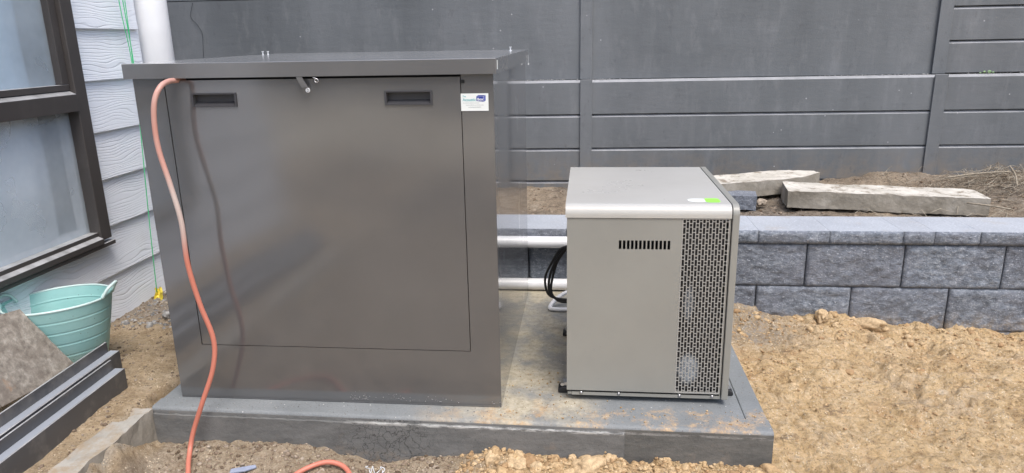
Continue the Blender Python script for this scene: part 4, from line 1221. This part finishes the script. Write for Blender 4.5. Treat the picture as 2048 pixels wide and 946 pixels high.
# ------------------------------------------------------------------ two steel beams
def beam(x1, yend, zt, front, label):
    """stepped rolled section: low front lip, flat tread, upright back flange"""
    t = thing('steel_beam', label, 'steel beam', (x1, yend, 0), 'black steel beams on the dirt')
    def sk(mb):
        mb.v = [(x - .045 * (y - yend), y, z) for x, y, z in mb.v]; return mb
    T = .007; ys = .3; w = .034; up = .036
    sk(MB().box(x1 - T, x1, ys, yend, zt - front, zt)).build('lip', M['beam'], t, bevel=.001)
    sk(MB().box(x1 - w, x1 - T - .0003, ys, yend - .0015, zt - T, zt - .0008)).build('web', M['beam_web'], t)
    sk(MB().box(x1 - w - T, x1 - w - .0003, ys, yend - .012, zt - front, zt + up)).build('flange', M['beam'], t, bevel=.001)
    return t
beam(-1.626, 2.150, .102, .10, 'black stepped steel beam farther from the pad beside the green tub')
beam(-1.577, 2.095, .062, .085, 'black stepped steel beam nearer to the pad on the dirt')

# leaning paver
bl, brt, tr_, tl = Vector((-1.755, 1.775, .085)), Vector((-1.745, 2.085, .066)), Vector((-1.868, 2.035, .296)), Vector((-1.905, 1.72, .335))
N = 14; vs = []
nrm = (brt - bl).cross(tl - bl).normalized()
if nrm.x < 0: nrm = -nrm
for layer in (0, 1):
    for j in range(N):
        for i in range(N):
            u, v = i / (N - 1), j / (N - 1)
            p = (bl * (1 - u) + brt * u) * (1 - v) + (tl * (1 - u) + tr_ * u) * v
            e = .0018 * float(vn(u * 9, v * 9, 61)) + .0012 * float(vn(u * 24, v * 24, 62))
            vs.append(p + nrm * (e if layer == 0 else -.022 + e))
o_ = N * N
fs = []
for j in range(N - 1):
    for i in range(N - 1):
        a = j * N + i; fs += [(a, a + 1, a + N + 1, a + N), (a + o_, a + N + o_, a + N + 1 + o_, a + 1 + o_)]
for i in range(N - 1):
    for (a, b) in ((i, i + 1), ((N - 1) * N + i + 1, (N - 1) * N + i), ((i + 1) * N, i * N), (i * N + N - 1, (i + 1) * N + N - 1)):
        fs.append((a, a + o_, b + o_, b))
o = MB().add(vs, fs).build('stone_slab', M['stone'], None, True)
tag(o, 'rough brown grey stone slab leaning between steel beams and green tub', 'stone slab')
try: o.data.set_sharp_from_angle(angle=R(35))
except Exception: pass

# ------------------------------------------------------------------ rubber tub
tub = thing('rubber_tub', 'pale aqua green flexible builder tub with two handles standing at the house wall', 'tub', (-1.885, 2.225, 0))
tc = Vector((-1.885, 2.225, 0)); H = .265; R0, R1 = .118, .172
tiltx, tilty = .045, -.03
def tp(a, r, z):
    zz = z + (r * math.cos(a) * tiltx + r * math.sin(a) * tilty) * (z / H)
    return Vector((tc.x + r * math.cos(a) * (1 + .03 * math.cos(2 * a)) + .010 * z / H, tc.y + r * math.sin(a) - .012 * z / H, zz))
prof = []
def R_at(z): return R0 + (R1 - R0) * (z / H) ** .9
for z in np.linspace(0, H, 110):
    r = R_at(z)
    for zr in (.045, .09, .135, .18, .222):
        r -= .0021 * math.exp(-((z - zr) / .0016) ** 2)
        r += .0004 * math.exp(-((z - zr + .006) / .003) ** 2)
    prof.append((r, z))
inner = [(r - .005, z) for r, z in prof[::-1] if z > .006] + [(0.0005, .006)]
full = [(0.0005, 0)] + prof + inner
n = 64; vs = []
for (r, z) in full:
    for q in range(n): vs.append(tp(2 * math.pi * q / n, r, z))
fs = [(j * n + q, j * n + (q + 1) % n, (j + 1) * n + (q + 1) % n, (j + 1) * n + q) for j in range(len(full) - 1) for q in range(n)]
MB().add(vs, fs).build('tub_body', M['tub'], tub, True)
MB().tube([tp(2 * math.pi * q / 60, R1 - .002, H) for q in range(61)], .0042, 8).build('rim', M['tub_rim'], tub, True)
for ac in (R(12), R(200)):
    w = .26
    pts = [tp(ac - w, R1, H)] + [tp(ac - w + 2 * w * t_, R1 + .028 * math.sin(math.pi * t_), H + .046 * math.sin(math.pi * t_) ** .7) for t_ in (.15, .3, .5, .7, .85)] + [tp(ac + w, R1, H)]
    pts = [Vector((max(p.x, HX + .018), p.y, p.z)) for p in pts]
    MB().tube(curve(pts, 5), .0055, 8).build('handle', M['tub_rim'], tub, True)
    pts2 = [tp(ac - w * 1.2 + 2.4 * w * t_, R1 - .002, H - .002) for t_ in np.linspace(0, 1, 9)]
    vs = []; 
    for i, p in enumerate(pts2):
        hgt = .018 * (1 if 0 < i < 8 else .1)
        q = p + Vector((0, 0, hgt)); q.x = max(q.x, HX + .014)
        vs += [p, q]
    fs = [(2 * i, 2 * i + 2, 2 * i + 3, 2 * i + 1) for i in range(8)]
    o = MB().add(vs, fs).build('handle_web', M['tub'], tub, True); o.modifiers.new('t', 'SOLIDIFY').thickness = .004

# ------------------------------------------------------------------ litter before the pad
o = MB().prism([(-1.065, 1.795), (-1.0, 1.822), (-.992, 1.812), (-1.02, 1.79), (-1.06, 1.775)], gh(-1.03, 1.8) + .006, gh(-1.03, 1.8) + .012, 'z').build('plastic_scrap', M['blue_scrap'], None, bevel=.001)
tag(o, 'pale blue grey shard of plastic in the dirt before the pad', 'scrap')
rr = random.Random(5); P_ = []
zz0 = gh(-.66, 1.84) + .012
for i in range(16): P_.append((-.665 + i * .0042 + rr.uniform(-.006, .006), 1.845 + rr.uniform(-.012, .012), zz0 + .006 + rr.uniform(-.006, .010)))
o = MB().tube(curve(P_, 4), .0014, 5).build('wire_scrap', M['white_paint'], None, True); tag(o, 'tangled bit of thin white wire lying before the pad', 'wire')

# ------------------------------------------------------------------ the yard behind the photographer (seen only mirrored in the sheet metal)
yf = thing('paling_fence', 'grey timber paling fence across the far side of the yard', 'fence', (0, -9.0, -.1))
pm = MB().box(-.07, .07, -.012, .012, 0, 1.75).mesh('paling', plain('grey_timber', (.30, .27, .235), .85, .2, 9))
for i in range(90):
    o = bpy.data.objects.new('paling', pm); COL.objects.link(o); o.parent = yf; o.location = (-9 + i * .155, random.uniform(-.006, .006), random.uniform(-.02, .02))
MB().box(-9.1, 5, -9.09, -9.03, .3, .39).box(-9.1, 5, -9.09, -9.03, 1.2, 1.29).build('rail', M['stone'], yf)
